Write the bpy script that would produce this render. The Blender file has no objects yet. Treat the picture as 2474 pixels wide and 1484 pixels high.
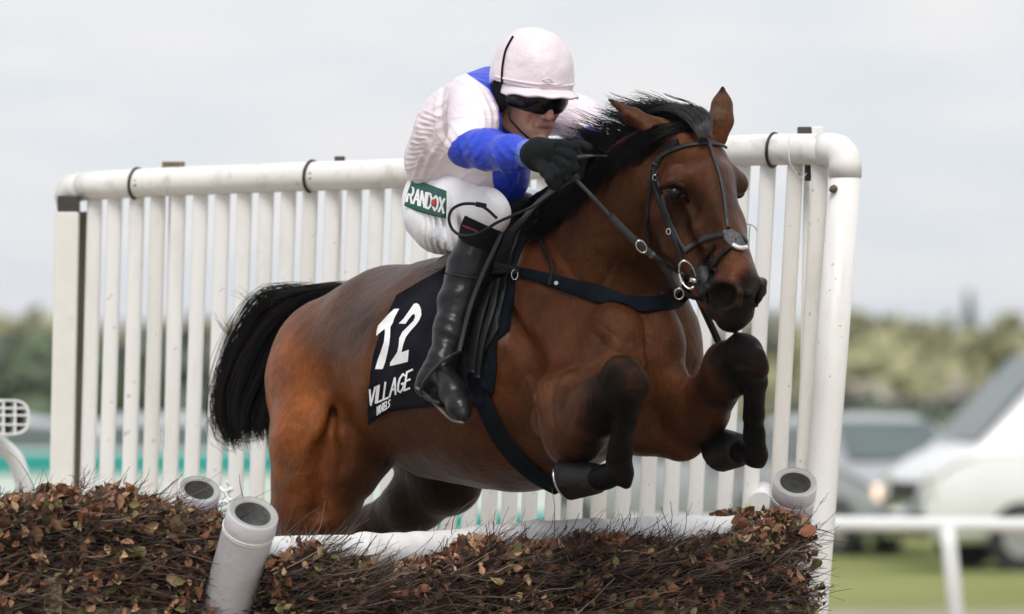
import bpy, bmesh, math, random, time
import numpy as np
from mathutils import Vector, Matrix
from mathutils.bvhtree import BVHTree
from mathutils.geometry import delaunay_2d_cdt

T0 = time.time()
rnd = random.Random(11)
nr = np.random.RandomState(11)
scene = bpy.context.scene

# ------------------------------------------------------------------ camera
LENS = 185.6
CAMH = 1.62
PITCH = math.radians(1.16)
W2, H2 = 1236.5, 742.0                      # half size of the sheet the layout was measured on
FPX = LENS / 36.0 * 2473.0
cam_data = bpy.data.cameras.new('camera')
cam = bpy.data.objects.new('camera', cam_data)
scene.collection.objects.link(cam)
cam.location = (0, 0, CAMH)
cam.rotation_euler = (math.radians(90) + PITCH, 0, 0)
cam_data.lens = LENS
cam_data.sensor_width = 36.0
cam_data.clip_end = 20000
cam_data.dof.use_dof = True
cam_data.dof.focus_distance = 14.65
cam_data.dof.aperture_fstop = 3.0
scene.camera = cam
CO = Vector((0, 0, CAMH))
FW = Vector((0, math.cos(PITCH), math.sin(PITCH)))
UPV = Vector((0, -math.sin(PITCH), math.cos(PITCH)))
RT = Vector((1, 0, 0))


def P(x, y, d):
    """a measured position at distance d (m) in front of the camera -> world point"""
    x, y, d = float(x), float(y), float(d)
    return CO + d * (FW + RT * ((x - W2) / FPX) + UPV * ((H2 - y) / FPX))


def R(px, d):
    return px * d / FPX


def proj(pts):
    q = np.asarray(pts, dtype=np.float64) - np.array(CO)
    dd = q @ np.array(FW)
    return W2 + q[:, 0] / dd * FPX, H2 - (q @ np.array(UPV)) / dd * FPX, dd


# ------------------------------------------------------------------ sky, sun, exposure
SUN_EL, SUN_AZ = 52.0, 180.0                # azimuth clockwise from +Y (north)
world = bpy.data.worlds.new('World')
scene.world = world
world.use_nodes = True
wn, wl = world.node_tree.nodes, world.node_tree.links
wn.clear()
wo = wn.new('ShaderNodeOutputWorld')
bg = wn.new('ShaderNodeBackground')
sky = wn.new('ShaderNodeTexSky')
sky.sky_type = 'NISHITA'
sky.sun_disc = False
sky.sun_elevation = math.radians(SUN_EL)
sky.sun_rotation = math.radians(SUN_AZ)
sky.air_density = 1.0
sky.dust_density = 2.0
tc = wn.new('ShaderNodeTexCoord')
mp = wn.new('ShaderNodeMapping')
mp.inputs['Scale'].default_value = (22.0, 22.0, 95.0)
n1 = wn.new('ShaderNodeTexNoise')
n1.inputs['Scale'].default_value = 1.0
n1.inputs['Detail'].default_value = 3.0
n1.inputs['Roughness'].default_value = 0.45
cr = wn.new('ShaderNodeValToRGB')
cr.color_ramp.elements[0].position = 0.33
cr.color_ramp.elements[0].color = (8.25, 8.7, 9.15, 1)
cr.color_ramp.elements[1].position = 0.72
cr.color_ramp.elements[1].color = (9.75, 9.45, 9.5, 1)
mx = wn.new('ShaderNodeMixRGB')
mx.inputs[0].default_value = 0.93
wl.new(tc.outputs['Generated'], mp.inputs['Vector'])
wl.new(mp.outputs['Vector'], n1.inputs['Vector'])
wl.new(n1.outputs['Fac'], cr.inputs['Fac'])
wl.new(sky.outputs['Color'], mx.inputs[1])
wl.new(cr.outputs['Color'], mx.inputs[2])
wl.new(mx.outputs['Color'], bg.inputs['Color'])
bg.inputs['Strength'].default_value = 0.1
wl.new(bg.outputs['Background'], wo.inputs['Surface'])

sl = bpy.data.lights.new('sun', 'SUN')
sl.energy = 2.35
sl.angle = math.radians(24)
sl.color = (1.0, 0.96, 0.9)
sun = bpy.data.objects.new('sun', sl)
scene.collection.objects.link(sun)
_el, _az = math.radians(SUN_EL), math.radians(SUN_AZ)
sdir = Vector((math.sin(_az) * math.cos(_el), math.cos(_az) * math.cos(_el), math.sin(_el)))
sun.rotation_euler = sdir.to_track_quat('Z', 'Y').to_euler()

scene.view_settings.view_transform = 'Standard'
scene.view_settings.look = 'None'
scene.view_settings.exposure = 0.0
scene.view_settings.gamma = 1.0
scene.view_settings.use_curve_mapping = False
scene.cycles.use_denoising = True
scene.cycles.volume_bounces = 0
scene.cycles.max_bounces = 6

# ------------------------------------------------------------------ object helpers
col = scene.collection


def tag(o, label=None, cat=None, group=None, kind=None):
    if label: o['label'] = label
    if cat: o['category'] = cat
    if group: o['group'] = group
    if kind: o['kind'] = kind
    return o


def empty(name, loc=(0, 0, 0), parent=None):
    o = bpy.data.objects.new(name, None)
    o.empty_display_size = 0.1
    o.location = loc
    col.objects.link(o)
    if parent: o.parent = parent
    return o


def mkmesh(name, verts, faces, smooth=True, mat=None):
    me = bpy.data.meshes.new(name)
    v = np.asarray(verts, dtype=np.float32)
    if isinstance(faces, np.ndarray) and faces.ndim == 2:
        nf, k = faces.shape
        me.vertices.add(len(v))
        me.vertices.foreach_set('co', v.ravel())
        me.loops.add(nf * k)
        me.loops.foreach_set('vertex_index', faces.astype(np.int32).ravel())
        me.polygons.add(nf)
        me.polygons.foreach_set('loop_start', np.arange(0, nf * k, k, dtype=np.int32))
        me.update(calc_edges=True)
    else:
        me.from_pydata([tuple(p) for p in v], [], [tuple(f) for f in faces])
        me.update()
    if smooth:
        me.polygons.foreach_set('use_smooth', [True] * len(me.polygons))
    if mat: me.materials.append(mat)
    return me


def link(name, me, parent=None, loc=None):
    """link a mesh built in world coordinates; parents keep world placement"""
    o = bpy.data.objects.new(name, me)
    col.objects.link(o)
    if parent:
        o.parent = parent
        o.matrix_parent_inverse = Matrix.Translation(parent.location).inverted() if parent.type == 'EMPTY' else Matrix()
    return o


def attr(me, name, vals):
    a = me.attributes.new(name, 'FLOAT', 'POINT')
    a.data.foreach_set('value', np.asarray(vals, dtype=np.float32))


def attr_col(me, name, vals):
    a = me.attributes.new(name, 'FLOAT_COLOR', 'POINT')
    v = np.ones((len(vals), 4), dtype=np.float32)
    v[:, :3] = vals
    a.data.foreach_set('color', v.ravel())


# generic solids --------------------------------------------------------------
def frame_for(t):
    t = Vector(t).normalized()
    a = Vector((0, 0, 1)) if abs(t.z) < 0.9 else Vector((1, 0, 0))
    u = t.cross(a).normalized()
    return u, t.cross(u).normalized()


def tube_arrays(pts, rad, n=12, caps=True, closed=False):
    pts = [Vector(p) for p in pts]
    m = len(pts)
    if not hasattr(rad, '__len__'): rad = [rad] * m
    V, F = [], []
    pu = None
    for i, p in enumerate(pts):
        if closed:
            t = pts[(i + 1) % m] - pts[i - 1]
        else:
            t = pts[min(i + 1, m - 1)] - pts[max(i - 1, 0)]
        t.normalize()
        if pu is None:
            u, w = frame_for(t)
        else:
            u = (pu - t * pu.dot(t)).normalized()
            w = t.cross(u).normalized()
        pu = u
        for k in range(n):
            a = 2 * math.pi * k / n
            V.append(p + (u * math.cos(a) + w * math.sin(a)) * rad[i])
    rng = m if closed else m - 1
    for i in range(rng):
        j = (i + 1) % m
        for k in range(n):
            k2 = (k + 1) % n
            F.append((i * n + k, i * n + k2, j * n + k2, j * n + k))
    if caps and not closed:
        F.append(tuple(reversed(range(n))))
        F.append(tuple(range((m - 1) * n, m * n)))
    return V, F


def tube(name, pts, rad, mat, parent=None, n=12, caps=True, closed=False):
    V, F = tube_arrays(pts, rad, n, caps, closed)
    me = mkmesh(name, V, F, True, mat)
    for p in me.polygons:
        if len(p.vertices) > 4: p.use_smooth = False
    return link(name, me, parent)


def ribbon_arrays(pts, nrm, width, thick):
    V, F = [], []
    m = len(pts)
    if not hasattr(width, '__len__'): width = [width] * m
    for i in range(m):
        t = (pts[min(i + 1, m - 1)] - pts[max(i - 1, 0)]).normalized()
        nn = (nrm[i] - t * nrm[i].dot(t)).normalized()
        s = t.cross(nn)
        w, h = width[i] / 2, thick / 2
        # softly rounded strap section
        for a, b in ((-1, -1), (1, -1), (1, .35), (.8, 1), (-.8, 1), (-1, .35)):
            V.append(pts[i] + s * (w * a) + nn * (h * b))
    for i in range(m - 1):
        for k in range(6):
            k2 = (k + 1) % 6
            F.append((i * 6 + k, i * 6 + k2, i * 6 + 6 + k2, i * 6 + 6 + k))
    F.append(tuple(range(6)))
    F.append(tuple(reversed(range((m - 1) * 6, m * 6))))
    return V, F


def catmull(pts, step):
    """dense smooth polyline through tuples of any length"""
    pts = [np.array(p, dtype=float) for p in pts]
    out = []
    for i in range(len(pts) - 1):
        p0 = pts[i - 1] if i > 0 else 2 * pts[0] - pts[1]
        p1, p2 = pts[i], pts[i + 1]
        p3 = pts[i + 2] if i + 2 < len(pts) else 2 * pts[-1] - pts[-2]
        L = np.linalg.norm((p2 - p1)[:2])
        n = max(1, int(round(L / step)))
        for k in range(n):
            t = k / n
            out.append(0.5 * ((2 * p1) + (-p0 + p2) * t + (2 * p0 - 5 * p1 + 4 * p2 - p3) * t * t + (-p0 + 3 * p1 - 3 * p2 + p3) * t ** 3))
    out.append(pts[-1])
    return out


def box_arrays(c, ax, ay, az):
    """c centre, ax/ay/az half-extent vectors"""
    c, ax, ay, az = Vector(c), Vector(ax), Vector(ay), Vector(az)
    V = [c + ax * sx + ay * sy + az * sz for sz in (-1, 1) for sy in (-1, 1) for sx in (-1, 1)]
    F = [(0, 2, 3, 1), (4, 5, 7, 6), (0, 1, 5, 4), (2, 6, 7, 3), (0, 4, 6, 2), (1, 3, 7, 5)]
    return V, F


def boxo(name, c, ax, ay, az, mat, parent=None, bevel=0.0):
    V, F = box_arrays(c, ax, ay, az)
    me = mkmesh(name, V, F, False, mat)
    if bevel > 0:
        bm = bmesh.new(); bm.from_mesh(me)
        bmesh.ops.bevel(bm, geom=bm.edges[:], offset=bevel, segments=2, affect='EDGES', profile=0.6)
        bmesh.ops.recalc_face_normals(bm, faces=bm.faces)
        bm.to_mesh(me); bm.free()
    return link(name, me, parent)


def join_arrays(lst):
    V, F, o = [], [], 0
    for v, f in lst:
        V += list(v)
        F += [tuple(i + o for i in q) for q in f]
        o += len(v)
    return V, F


# hair / twigs : many thin tapered three-sided tubes in one mesh -----------------
def strand_arrays(paths, r0, r1):
    """paths (N,K,3); r0,r1 arrays (N) root and tip radius"""
    paths = np.asarray(paths, dtype=np.float64)
    N, K, _ = paths.shape
    t = np.gradient(paths, axis=1)
    t /= np.linalg.norm(t, axis=2, keepdims=True) + 1e-9
    ref = np.zeros_like(t); ref[..., 1] = 1.0
    ref[..., 0] = 0.31; ref[..., 2] = .17
    u = np.cross(t, ref); u /= np.linalg.norm(u, axis=2, keepdims=True) + 1e-9
    w = np.cross(t, u)
    s = np.linspace(0, 1, K)[None, :, None]
    r = (np.asarray(r0)[:, None, None] * (1 - s) + np.asarray(r1)[:, None, None] * s)
    V = np.empty((N, K, 3, 3))
    for k in range(3):
        a = 2 * math.pi * k / 3
        V[:, :, k, :] = paths + (u * math.cos(a) + w * math.sin(a)) * r
    base = (np.arange(N)[:, None] * K + np.arange(K - 1)[None, :]) * 3
    F = []
    for k in range(3):
        k2 = (k + 1) % 3
        F.append(np.stack([base + k, base + k2, base + 3 + k2, base + 3 + k], axis=-1).reshape(-1, 4))
    return V.reshape(-1, 3), np.concatenate(F)


# ------------------------------------------------------------------ implicit surfaces
class Field:
    def __init__(s):
        s.p = []

    def rc(s, a, b, ra, rb, k=0.03, op='u', flat=None):
        """tapered capsule between world points; flat=(axis, factor) thins it along an axis"""
        s.p.append(('rc', np.array(a, dtype=np.float32), np.array(b, dtype=np.float32), ra, rb, k, op, flat))

    def el(s, c, ax, k=0.03, op='u'):
        """ellipsoid: centre + 3 semi-axis vectors (orthogonal)"""
        A = np.array([list(Vector(v)) for v in ax], dtype=np.float32)
        L = np.linalg.norm(A, axis=1)
        s.p.append(('el', np.array(c, dtype=np.float32), A / L[:, None], L.astype(np.float32), None, k, op, None))

    def chain(s, nodes, k=0.03, op='u', flat=None):
        """nodes (x, y, d, rpx)"""
        for n0, n1 in zip(nodes[:-1], nodes[1:]):
            s.rc(P(*n0[:3]), P(*n1[:3]), R(n0[3], n0[2]), R(n1[3], n1[2]), k, op, flat)

    def ball(s, x, y, d, r, k=0.03, op='u'):
        s.rc(P(x, y, d), P(x, y, d), R(r, d), R(r, d), k, op)

    def bounds(s):
        lo, hi = [], []
        for q in s.p:
            if q[6] != 'u': continue
            if q[0] == 'rc':
                r = max(q[3], q[4])
                lo.append(np.minimum(q[1], q[2]) - r); hi.append(np.maximum(q[1], q[2]) + r)
            else:
                r = (np.abs(q[2]) * q[3][:, None]).sum(0)
                lo.append(q[1] - r); hi.append(q[1] + r)
        return np.min(lo, 0) - .02, np.max(hi, 0) + .02

    def __call__(s, X):
        out = np.empty(len(X), dtype=np.float32)
        for i in range(0, len(X), 60000):
            out[i:i + 60000] = s._ev(X[i:i + 60000].astype(np.float32))
        return out

    def _ev(s, X):
        d = None
        for kind, a, b, c, e, k, op, flat in s.p:
            if kind == 'rc':
                v = X - a
                ab = b - a
                L2 = float((ab * ab).sum())
                if L2 > 1e-9:
                    t = np.clip(v @ ab / L2, 0, 1)
                    q = v - t[:, None] * ab
                    rr = c + (e - c) * t
                else:
                    q, rr = v, c
                if flat is not None:
                    n = np.array(flat[0], dtype=np.float32); f = flat[1]
                    cc = q @ n
                    q = q + cc[:, None] * n * (1 / f - 1)
                v = np.sqrt(np.einsum('ij,ij->i', q, q)) - rr
            else:
                q = (X - a) @ b.T
                k0 = np.sqrt((((q / c) ** 2)).sum(1)) + 1e-6
                k1 = np.sqrt((((q / (c * c)) ** 2)).sum(1)) + 1e-6
                v = k0 * (k0 - 1) / k1
            if d is None:
                d = v
            elif op == 'u':
                h = np.maximum(k - np.abs(d - v), 0) / k
                d = np.minimum(d, v) - h * h * k * .25
            elif op == 's':
                v = -v
                h = np.maximum(k - np.abs(d - v), 0) / k
                d = np.maximum(d, v) + h * h * k * .25
            elif op == 'i':
                h = np.maximum(k - np.abs(d - v), 0) / k
                d = np.maximum(d, v) + h * h * k * .25
        return d


def surface(fn, lo, hi, h, B=6):
    """sparse surface nets -> verts (N,3), quads (M,4)"""
    lo = np.asarray(lo, dtype=np.float64)
    nb = np.ceil((np.asarray(hi) - lo) / (h * B)).astype(int) + 1
    n = nb * B + 1
    ci = np.stack(np.meshgrid(*[np.arange(k) for k in nb], indexing='ij'), -1).reshape(-1, 3)
    cen = lo + (ci + .5) * h * B
    cv = fn(cen)
    act = np.abs(cv) < h * B * 1.45
    sign = np.where(cv < 0, -1.0, 1.0).astype(np.float32).reshape(nb)
    V = np.ones(n, dtype=np.float32)
    V[:-1, :-1, :-1] = sign.repeat(B, 0).repeat(B, 1).repeat(B, 2)
    ac = ci[act]
    g = np.stack(np.meshgrid(*[np.arange(B + 1)] * 3, indexing='ij'), -1).reshape(-1, 3)
    for i in range(0, len(ac), 400):
        idx = (ac[i:i + 400, None, :] * B + g[None]).reshape(-1, 3)
        V[idx[:, 0], idx[:, 1], idx[:, 2]] = fn(lo + idx * h)
    ins = V < 0
    S = np.array([n[1] * n[2], n[2], 1], dtype=np.int64)
    cells, pos, quads_dir = [], [], []
    for ax in range(3):
        sl0 = [slice(None)] * 3; sl1 = [slice(None)] * 3
        sl0[ax] = slice(0, -1); sl1[ax] = slice(1, None)
        a, b = ins[tuple(sl0)], ins[tuple(sl1)]
        e = np.argwhere(a != b)
        o1, o2 = (ax + 1) % 3, (ax + 2) % 3
        ok = (e[:, o1] > 0) & (e[:, o2] > 0)
        e = e[ok]
        v0 = V[e[:, 0], e[:, 1], e[:, 2]]
        e2 = e.copy(); e2[:, ax] += 1
        v1 = V[e2[:, 0], e2[:, 1], e2[:, 2]]
        p = e.astype(np.float64)
        p[:, ax] += v0 / (v0 - v1)
        c = e @ S
        q = np.stack([c, c - S[o1], c - S[o1] - S[o2], c - S[o2]], 1)
        flip = v0 > 0
        q[flip] = q[flip][:, ::-1]
        cells.append(q); pos.append(p)
    Q = np.concatenate(cells); Pp = np.concatenate(pos)
    u, inv = np.unique(Q.ravel(), return_inverse=True)
    inv = inv.reshape(-1)
    cnt = np.bincount(inv, minlength=len(u))
    P4 = np.repeat(Pp, 4, axis=0)
    verts = np.stack([np.bincount(inv, P4[:, k], minlength=len(u)) / cnt for k in range(3)], 1)
    return lo + verts * h, inv.reshape(-1, 4)[:, ::-1]


def normals_of(fn, X, e=0.002):
    g = np.stack([fn(X + np.eye(3)[k] * e) - fn(X - np.eye(3)[k] * e) for k in range(3)], 1)
    return g / (np.linalg.norm(g, axis=1, keepdims=True) + 1e-9)


# value noise (numpy) -----------------------------------------------------------
_tab = np.random.RandomState(5).rand(32, 32, 32).astype(np.float32) * 2 - 1


def vnoise(X):
    i = np.floor(X).astype(int)
    f = X - i
    f = f * f * (3 - 2 * f)
    i &= 31
    j = (i + 1) & 31
    r = 0
    for a in (0, 1):
        for b in (0, 1):
            for c in (0, 1):
                w = (f[:, 0] if a else 1 - f[:, 0]) * (f[:, 1] if b else 1 - f[:, 1]) * (f[:, 2] if c else 1 - f[:, 2])
                r = r + w * _tab[(j if a else i)[:, 0], (j if b else i)[:, 1], (j if c else i)[:, 2]]
    return r


def bvh_of(V, F):
    return BVHTree.FromPolygons([Vector(p) for p in V], [tuple(int(k) for k in f) for f in F])


def bvh_join(lst):
    V, F, o = [], [], 0
    for v, f in lst:
        V.append(np.asarray(v)); F.append(np.asarray(f) + o); o += len(v)
    return bvh_of(np.concatenate(V), np.concatenate(F))


def cast(bvh, x, y):
    dr = (P(x, y, 1.0) - CO).normalized()
    h = bvh.ray_cast(CO, dr, 60)
    return (h[0], h[1]) if h[0] is not None else (None, None)


def depth_of(p):
    return (p - CO).dot(FW)


def lay(bvh, path, lift, step=8):
    """lay a measured path onto a surface: nodes (x,y) are dropped on it, nodes (x,y,d) hang free"""
    full = [(p[0], p[1], p[2] if len(p) > 2 else -1, 0 if len(p) > 2 else 1) for p in path]
    segs = catmull([(p[0], p[1]) for p in full], step)
    # nearest control to know free ones
    ctl = np.array([(p[0], p[1]) for p in full])
    pts, nrm, known = [], [], []
    free = any(f[3] == 0 for f in full)
    for s in segs:
        j = int(np.argmin(((ctl - s[:2]) ** 2).sum(1)))
        if full[j][3] == 0:
            pts.append((s[0], s[1], full[j][2])); nrm.append(None); known.append(free and np.linalg.norm(ctl[j] - s[:2]) < 1.5)
        else:
            h, n = cast(bvh, s[0], s[1])
            if h is None:
                pts.append((s[0], s[1], 0)); nrm.append(None); known.append(False)
            else:
                if n.dot(FW) > 0: n = -n
                pts.append((s[0], s[1], depth_of(h))); nrm.append(n); known.append(True)
    ki = [i for i, k in enumerate(known) if k]
    dd = np.interp(range(len(pts)), ki, [pts[i][2] for i in ki])
    # light smoothing keeps straps taut
    for _ in range(3):
        d2 = dd.copy(); d2[1:-1] = np.minimum(dd[1:-1], (dd[:-2] + dd[1:-1] * 2 + dd[2:]) / 4); dd = d2
    last = -FW
    NN = []
    for i in range(len(pts)):
        if nrm[i] is not None: last = nrm[i]
        NN.append(last.copy())
    N2 = []
    for i in range(len(pts)):
        v = Vector((0, 0, 0))
        for j in range(max(0, i - 3), min(len(pts), i + 4)): v += NN[j]
        N2.append(v.normalized())
    out = [P(p[0], p[1], d) + n * lift for p, d, n in zip(pts, dd, N2)]
    return out, N2


def strap(name, bvh, path, width, thick, mat, parent, lift=None, step=8):
    pts, N = lay(bvh, path, thick * .6 if lift is None else lift, step)
    V, F = ribbon_arrays(pts, N, width, thick)
    me = mkmesh(name, V, F, True, mat)
    return link(name, me, parent)


def flat_strap(name, nodes, width, thick, mat, parent, facing=None, step=10):
    """free strap through (x,y,d) nodes"""
    pts = [P(*q) for q in catmull(nodes, step)]
    f = Vector(facing) if facing is not None else Vector((-.3, -1, .15)).normalized()
    V, F = ribbon_arrays(pts, [f] * len(pts), width, thick)
    return link(name, mkmesh(name, V, F, True, mat), parent)


def resample_closed(poly, step):
    out = []
    n = len(poly)
    for i in range(n):
        a, b = np.array(poly[i], float), np.array(poly[(i + 1) % n], float)
        m = max(1, int(np.linalg.norm(b - a) / step))
        for k in range(m): out.append(a + (b - a) * k / m)
    return out


def in_poly(x, y, poly):
    p = np.asarray(poly, float)
    x = np.asarray(x)[:, None]; y = np.asarray(y)[:, None]
    x0, y0 = p[:, 0], p[:, 1]
    x1, y1 = np.roll(x0, -1), np.roll(y0, -1)
    c = ((y0 > y) != (y1 > y)) & (x < (x1 - x0) * (y - y0) / (y1 - y0 + 1e-12) + x0)
    return c.sum(1) % 2 == 1


def poly_sd(x, y, poly):
    """signed distance (px, negative inside)"""
    p = np.asarray(poly, float)
    q = np.roll(p, -1, axis=0)
    X = np.stack([x, y], 1)
    best = np.full(len(X), 1e9)
    for a, b in zip(p, q):
        ab = b - a
        t = np.clip(((X - a) @ ab) / (ab @ ab + 1e-9), 0, 1)
        best = np.minimum(best, np.linalg.norm(X - a - t[:, None] * ab, axis=1))
    return np.where(in_poly(x, y, poly), -best, best)


def patch(name, bvh, poly, lift, thick, mat, parent, step=12, smooth_it=8, fold=None, rounded=False):
    """cloth / print cut to a measured outline and laid on a surface"""
    if rounded:
        b = [q[:2] for q in catmull(list(poly) + [poly[0]], step)][:-1]
    else:
        b = resample_closed(poly, step)
    bp = np.array(b)
    lo, hi = bp.min(0), bp.max(0)
    gx, gy = np.meshgrid(np.arange(lo[0] + step / 2, hi[0], step), np.arange(lo[1] + step / 2, hi[1], step))
    gx, gy = gx.ravel(), gy.ravel()
    if len(gx):
        sd = poly_sd(gx, gy, bp)
        m = sd < -step * .45
        pts = b + [np.array(q) for q in zip(gx[m], gy[m])]
    else:
        pts = b
    nb = len(b)
    r = delaunay_2d_cdt([Vector((p[0], p[1])) for p in pts], [], [list(range(nb))], 1, 1e-4)
    v2, tris = r[0], r[2]
    n = len(v2)
    dd = np.full(n, np.nan)
    for i, v in enumerate(v2):
        h, _ = cast(bvh, v[0], v[1])
        if h is not None: dd[i] = depth_of(h)
    if np.isnan(dd).any():
        good = np.where(~np.isnan(dd))[0]
        xy = np.array([(v[0], v[1]) for v in v2])
        for i in np.where(np.isnan(dd))[0]:
            j = good[np.argmin(((xy[good] - xy[i]) ** 2).sum(1))]
            dd[i] = dd[j]
    nb_ = [set() for _ in range(n)]
    for t in tris:
        for k in range(len(t)):
            nb_[t[k]].add(t[k - 1]); nb_[t[k - 1]].add(t[k])
    d0 = dd.copy()
    for _ in range(smooth_it):
        d2 = dd.copy()
        for i in range(n):
            if nb_[i]: d2[i] = .5 * dd[i] + .5 * np.mean([dd[j] for j in nb_[i]])
        dd = np.minimum(d2, d0)
    W = [P(v[0], v[1], d - lift) for v, d in zip(v2, dd)]
    if fold is not None:
        f = fold(np.array([(v[0], v[1]) for v in v2]))
        W = [P(v[0], v[1], d - lift - q) for v, d, q in zip(v2, dd, f)]
    me = mkmesh(name, W, [tuple(t) for t in tris], True, None)
    bm = bmesh.new(); bm.from_mesh(me)
    bmesh.ops.recalc_face_normals(bm, faces=bm.faces)
    s = sum(f.normal.dot(FW) for f in bm.faces)
    if s > 0: bmesh.ops.reverse_faces(bm, faces=bm.faces)
    if thick > 0:
        bmesh.ops.solidify(bm, geom=bm.faces[:], thickness=thick)
    bm.to_mesh(me); bm.free()
    me.polygons.foreach_set('use_smooth', [True] * len(me.polygons))
    me.materials.append(mat)
    return link(name, me, parent)


# ------------------------------------------------------------------ materials
def mat_new(name):
    m = bpy.data.materials.new(name)
    m.use_nodes = True
    nt = m.node_tree
    b = nt.nodes['Principled BSDF']
    return m, nt, b


def mat(name, color, rough=0.6, var=0.15, scale=8.0, bump=0.0, bscale=60.0, metal=0.0, spec=0.5, stretch=(1, 1, 1), dirt=None, dirt_amt=0.0, dscale=5.0, coat=0.0, sheen=0.0, emit=None, speck=0.0):
    m, nt, b = mat_new(name)
    N, L = nt.nodes, nt.links
    b.inputs['Roughness'].default_value = rough
    b.inputs['Metallic'].default_value = metal
    b.inputs['Specular IOR Level'].default_value = spec
    b.inputs['Coat Weight'].default_value = coat
    b.inputs['Sheen Weight'].default_value = sheen
    tcn = N.new('ShaderNodeTexCoord')
    mpn = N.new('ShaderNodeMapping'); mpn.inputs['Scale'].default_value = stretch
    L.new(tcn.outputs['Object'], mpn.inputs['Vector'])
    nz = N.new('ShaderNodeTexNoise'); nz.inputs['Scale'].default_value = scale; nz.inputs['Detail'].default_value = 5
    L.new(mpn.outputs['Vector'], nz.inputs['Vector'])
    rp = N.new('ShaderNodeValToRGB')
    c = color
    rp.color_ramp.elements[0].position = .3
    rp.color_ramp.elements[1].position = .7
    rp.color_ramp.elements[0].color = (c[0] * (1 - var), c[1] * (1 - var), c[2] * (1 - var), 1)
    rp.color_ramp.elements[1].color = (min(1, c[0] * (1 + var)), min(1, c[1] * (1 + var)), min(1, c[2] * (1 + var)), 1)
    L.new(nz.outputs['Fac'], rp.inputs['Fac'])
    outc = rp.outputs['Color']
    if dirt is not None:
        n2 = N.new('ShaderNodeTexNoise'); n2.inputs['Scale'].default_value = dscale; n2.inputs['Detail'].default_value = 9; n2.inputs['Roughness'].default_value = .7
        L.new(mpn.outputs['Vector'], n2.inputs['Vector'])
        r2 = N.new('ShaderNodeValToRGB')
        r2.color_ramp.elements[0].position = .52; r2.color_ramp.elements[0].color = (0, 0, 0, 1)
        r2.color_ramp.elements[1].position = .72; r2.color_ramp.elements[1].color = (dirt_amt,) * 3 + (1,)
        L.new(n2.outputs['Fac'], r2.inputs['Fac'])
        mxn = N.new('ShaderNodeMixRGB')
        L.new(r2.outputs['Color'], mxn.inputs[0])
        L.new(outc, mxn.inputs[1]); mxn.inputs[2].default_value = (*dirt, 1)
        outc = mxn.outputs['Color']
    if speck > 0:
        n4 = N.new('ShaderNodeTexNoise'); n4.inputs['Scale'].default_value = 42; n4.inputs['Detail'].default_value = 2
        L.new(tcn.outputs['Object'], n4.inputs['Vector'])
        r4 = N.new('ShaderNodeValToRGB')
        r4.color_ramp.elements[0].position = .70; r4.color_ramp.elements[0].color = (0, 0, 0, 1)
        r4.color_ramp.elements[1].position = .76; r4.color_ramp.elements[1].color = (speck,) * 3 + (1,)
        L.new(n4.outputs['Fac'], r4.inputs['Fac'])
        m4 = N.new('ShaderNodeMixRGB'); L.new(r4.outputs['Color'], m4.inputs[0]); L.new(outc, m4.inputs[1]); m4.inputs[2].default_value = (.22, .18, .13, 1)
        outc = m4.outputs['Color']
    L.new(outc, b.inputs['Base Color'])
    if bump > 0:
        n3 = N.new('ShaderNodeTexNoise'); n3.inputs['Scale'].default_value = bscale; n3.inputs['Detail'].default_value = 4
        L.new(mpn.outputs['Vector'], n3.inputs['Vector'])
        bp_ = N.new('ShaderNodeBump'); bp_.inputs['Strength'].default_value = bump; bp_.inputs['Distance'].default_value = .01
        L.new(n3.outputs['Fac'], bp_.inputs['Height'])
        L.new(bp_.outputs['Normal'], b.inputs['Normal'])
    if emit:
        b.inputs['Emission Color'].default_value = (*emit[0], 1); b.inputs['Emission Strength'].default_value = emit[1]
    return m


M = {}
M['tack'] = mat('black_leather_tack', (.009, .009, .010), .38, .3, 30, .15, 200, spec=.22)
M['tack_worn'] = mat('worn_grey_leather', (.020, .020, .022), .42, .3, 30, .2, 150, spec=.35)
M['web'] = mat('black_webbing', (.006, .009, .013), .8, .3, 20, .3, 260, spec=.06)
M['steel'] = mat('bit_steel', (.62, .62, .6), .22, .1, 20, metal=1.0)
M['hair'] = mat('black_horse_hair', (.005, .0042, .0042), .36, .5, 40, spec=.16)
M['hair_brown'] = mat('brown_tipped_hair', (.014, .009, .007), .36, .4, 40, spec=.2)
M['hoof'] = mat('dark_hoof_horn', (.010, .009, .009), .5, .35, 30, .3, 90, spec=.25, dirt=(.06, .05, .04), dirt_amt=.5, dscale=9)
HRES = .0052
# ================================================================== THE HORSE
# horse axis runs towards camera right; LAT points to the horse's left side (away from the camera)
LAT = Vector((.77, .64, 0)).normalized()
HA = Vector((.64, -.77, 0)).normalized()
Z = Vector((0, 0, 1))


def shift(p, lat=0, ax=0, z=0):
    return p + LAT * lat + HA * ax + Z * z


hf = Field()
# trunk ------------------------------------------------------------------------
flt = (tuple(LAT), .86)
hf.chain([(850, 872, 15.60, 172), (965, 858, 15.38, 200), (1100, 892, 15.15, 246)], k=.10, flat=None)
hf.chain([(1100, 892, 15.15, 246), (1250, 902, 14.95, 262), (1390, 880, 14.78, 240)], k=.12, flat=None)
hf.chain([(1390, 840, 14.78, 215), (1500, 845, 14.66, 178)], k=.10)
# withers
hf.chain([(1150, 760, 15.1, 110), (1310, 600, 14.9, 90)], k=.12)
# buttock / croup ends
hf.el(P(752, 935, 15.48), (HA * .13, LAT * .13, Z * .23), k=.08)
hf.el(P(905, 905, 15.75), (HA * .14, LAT * .15, Z * .24), k=.10)
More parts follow.
